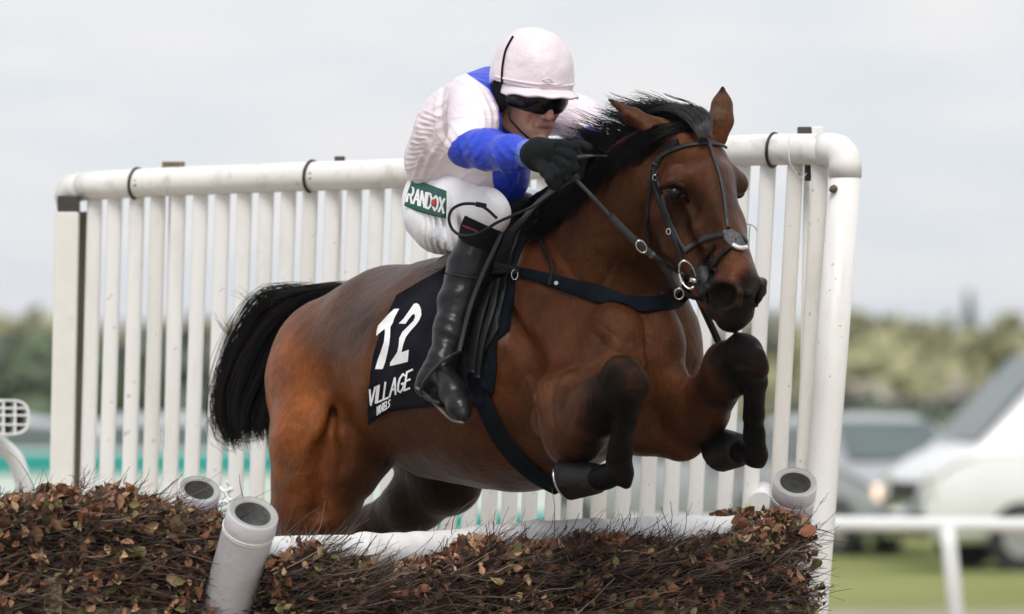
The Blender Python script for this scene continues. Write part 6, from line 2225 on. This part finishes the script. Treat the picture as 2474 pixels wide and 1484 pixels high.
def car(name, label, cat, x, y, yaw, prof, W, paint, glassp, wheels, wr_, lamp, group):
    """prof: list (x along, z bottom, z belt, z roof or belt, half width factor)"""
    root = empty(name, (x, y, 0)); tag(root, label, cat, group)
    root.rotation_euler = (0, 0, yaw)

    def L(nm, me):
        o = bpy.data.objects.new(nm, me); col.objects.link(o); o.parent = root; return o
    V, F = [], []
    for (xx, zb, zm, zt, wf) in prof:
        h = W / 2 * wf
        th = max(zt - zm, 0)
        hw = h * (1 - .30 * th)
        for yy, zz in ((-h * .92, zb), (-h, zb + .12), (-h, zm - .08), (-h * .96, zm), (-hw, zm + th * .85 if th else zm + .005), (-hw * .85, zt + .01), (0, zt + .03), (hw * .85, zt + .01), (hw, zm + th * .85 if th else zm + .005), (h * .96, zm), (h, zm - .08), (h, zb + .12), (h * .92, zb)):
            V.append((xx, yy, zz))
    m = 13
    for i in range(len(prof) - 1):
        for k in range(m): F.append((i * m + k, i * m + (k + 1) % m, (i + 1) * m + (k + 1) % m, (i + 1) * m + k))
    F.append(tuple(range(m))); F.append(tuple(reversed(range(len(V) - m, len(V)))))
    L('body', mkmesh('body', V, F, True, paint))
    for gi, (quad) in enumerate(glassp):
        L('window', mkmesh('window', quad, [tuple(range(len(quad)))], False, M['glass']))
    for (wx, wy) in wheels:
        pts = [Vector((wx, wy - .11, wr_)), Vector((wx, wy + .11, wr_))]
        a, b_ = tube_arrays(pts, wr_, 24)
        w_ = L('wheel', mkmesh('wheel', a, b_, False, M['tyre']))
        s_ = -1 if wy < 0 else 1
        a, b_ = tube_arrays([Vector((wx, wy + s_ * .10, wr_)), Vector((wx, wy + s_ * .125, wr_))], wr_ * .62, 16)
        o = bpy.data.objects.new('rim', mkmesh('rim', a, b_, False, M['rim'])); col.objects.link(o); o.parent = w_
    for nm, c, hx_, mt in lamp:
        V, F = box_arrays(c, (hx_[0], 0, 0), (0, hx_[1], 0), (0, 0, hx_[2]))
        L(nm, mkmesh(nm, V, F, False, mt))
    return root


lampm = mat('car_lamp_glass', (.7, .68, .62), .15, .05, 5)
litm = mat('lit_warm_headlamp', (.9, .75, .6), .2, .02, 5, emit=((1.0, .66, .5), 1.3))
grey = mat('silver_grey_paint', (.36, .38, .41), .30, .05, 2, coat=.6)
whitep = mat('white_van_paint', (.80, .81, .83), .30, .02, 2, coat=.5)
silver = mat('silver_paint', (.50, .52, .56), .3, .05, 2, coat=.6)
suv_prof = [(2.15, .30, .62, .62, .80), (2.05, .25, .80, .80, .93), (1.5, .22, .95, .95, 1), (.95, .22, 1.02, 1.05, 1), (.35, .22, 1.03, 1.50, 1), (-.2, .22, 1.03, 1.60, 1), (-1.2, .22, 1.03, 1.58, 1), (-1.85, .25, 1.0, 1.35, .96), (-2.15, .35, .95, 1.0, .85)]


def suv_glass(sx=0):
    g = [[(1.0, -.66, 1.11), (1.0, .66, 1.11), (.44, .60, 1.54), (.44, -.60, 1.54)]]
    for s_ in (-1, 1):
        g.append([(.75, s_ * .925, 1.08), (.30, s_ * .84, 1.44), (-.45, s_ * .835, 1.50), (-.45, s_ * .92, 1.08)])
        g.append([(-.52, s_ * .92, 1.08), (-.52, s_ * .835, 1.50), (-1.3, s_ * .84, 1.46), (-1.6, s_ * .92, 1.08)])
    g.append([(-1.90, -.6, 1.05), (-1.90, .6, 1.05), (-1.80, .55, 1.38), (-1.80, -.55, 1.38)])
    return g


def suv_lamps(lit):
    return [('headlight', (2.06, -.68, .74), (.06, .16, .08), litm if lit else lampm), ('headlight', (2.06, .68, .74), (.06, .16, .08), litm if lit else lampm), ('grille', (2.14, 0, .66), (.03, .42, .08), M['plastic']),
            ('bumper', (2.10, 0, .40), (.08, .78, .11), M['plastic']), ('mirror', (.72, -1.0, 1.10), (.07, .09, .07), M['plastic']), ('mirror', (.72, 1.0, 1.10), (.07, .09, .07), M['plastic']), ('taillight', (-2.05, -.7, .9), (.06, .14, .09), mat('tail_lamp', (.4, .02, .02), .2, .1, 5)), ('taillight', (-2.05, .7, .9), (.06, .14, .09), mat('tail_lamp', (.4, .02, .02), .2, .1, 5))]


WH = [(1.35, -.85), (1.35, .85), (-1.35, -.85), (-1.35, .85)]
yaw = math.radians(-70)
car('parked_car', 'silver grey car with one glowing headlamp parked right of the wing post', 'car', gx(2102, 61), 61.5, yaw, suv_prof, 1.86, grey, suv_glass(), WH, .33, suv_lamps(True), 'cars parked beyond the rail')
car('parked_car', 'grey car seen dimly through the right wing pipes beneath the horse chest', 'car', gx(1700, 64), 65, math.radians(-30), suv_prof, 1.86, grey, suv_glass(), WH, .33, suv_lamps(False), 'cars parked beyond the rail')
car('parked_car', 'silver car mostly hidden behind the hooves and wing pipes', 'car', gx(1480, 66), 68, math.radians(-20), suv_prof, 1.86, silver, suv_glass(), WH, .33, suv_lamps(False), 'cars parked beyond the rail')
car('parked_car', 'silver car behind the teal banner at the left edge', 'car', gx(60, 74), 75, math.radians(8), suv_prof, 1.86, silver, suv_glass(), WH, .33, suv_lamps(False), 'cars parked beyond the rail')
car('parked_car', 'silver car behind the teal banner seen between left wing pipes', 'car', gx(470, 76), 77, math.radians(5), suv_prof, 1.86, silver, suv_glass(), WH, .33, suv_lamps(False), 'cars parked beyond the rail')
van_prof = [(2.75, .40, .75, .75, .82), (2.65, .32, .98, .98, .93), (2.45, .30, 1.12, 1.14, 1), (2.2, .30, 1.20, 1.26, 1), (1.2, .30, 1.25, 2.25, 1), (.85, .30, 1.25, 2.42, 1), (-2.4, .30, 1.25, 2.46, 1), (-2.65, .35, 1.2, 2.30, .97)]
vg = [[(2.17, -.80, 1.36), (2.17, .80, 1.36), (1.33, .66, 2.24), (1.33, -.66, 2.24)]]
for s_ in (-1, 1):
    vg.append([(1.75, s_ * 1.0, 1.30), (1.10, s_ * .80, 2.08), (.35, s_ * .80, 2.08), (.35, s_ * 1.0, 1.30)])
vl = [('headlight', (2.62, -.76, .86), (.08, .16, .13), lampm), ('headlight', (2.62, .76, .86), (.08, .16, .13), lampm), ('grille', (2.72, 0, .82), (.03, .5, .10), M['plastic']), ('bumper', (2.68, 0, .48), (.08, .85, .10), M['plastic']),
      ('mirror', (1.35, -1.12, 1.42), (.08, .10, .17), M['plastic']), ('mirror', (1.35, 1.12, 1.42), (.08, .10, .17), M['plastic'])]
car('parked_van', 'white van parked nose left at the right edge of the picture', 'van', gx(2800, 55), 55.5, math.radians(192), van_prof, 2.0, whitep, vg, [(1.75, -.9), (1.75, .9), (-1.7, -.9), (-1.7, .9)], .36, vl, None)

# air ------------------------------------------------------------------------------------------
hz = bpy.data.materials.new('pale_haze'); hz.use_nodes = True
hn = hz.node_tree; hn.nodes.clear()
ho = hn.nodes.new('ShaderNodeOutputMaterial'); hvv = hn.nodes.new('ShaderNodeVolumePrincipled')
hvv.inputs['Color'].default_value = (.82, .90, 1.0, 1); hvv.inputs['Density'].default_value = .00024
hn.links.new(hvv.outputs['Volume'], ho.inputs['Volume'])
V, F = box_arrays((0, 4300, 17.5), (3100, 0, 0), (0, 4800, 0), (0, 0, 18.5))
hzo = link('haze', mkmesh('haze', V, F, False, hz)); tag(hzo, 'thin pale haze hanging over the whole racecourse', 'haze', kind='stuff')
print('done', round(time.time() - T0, 1))
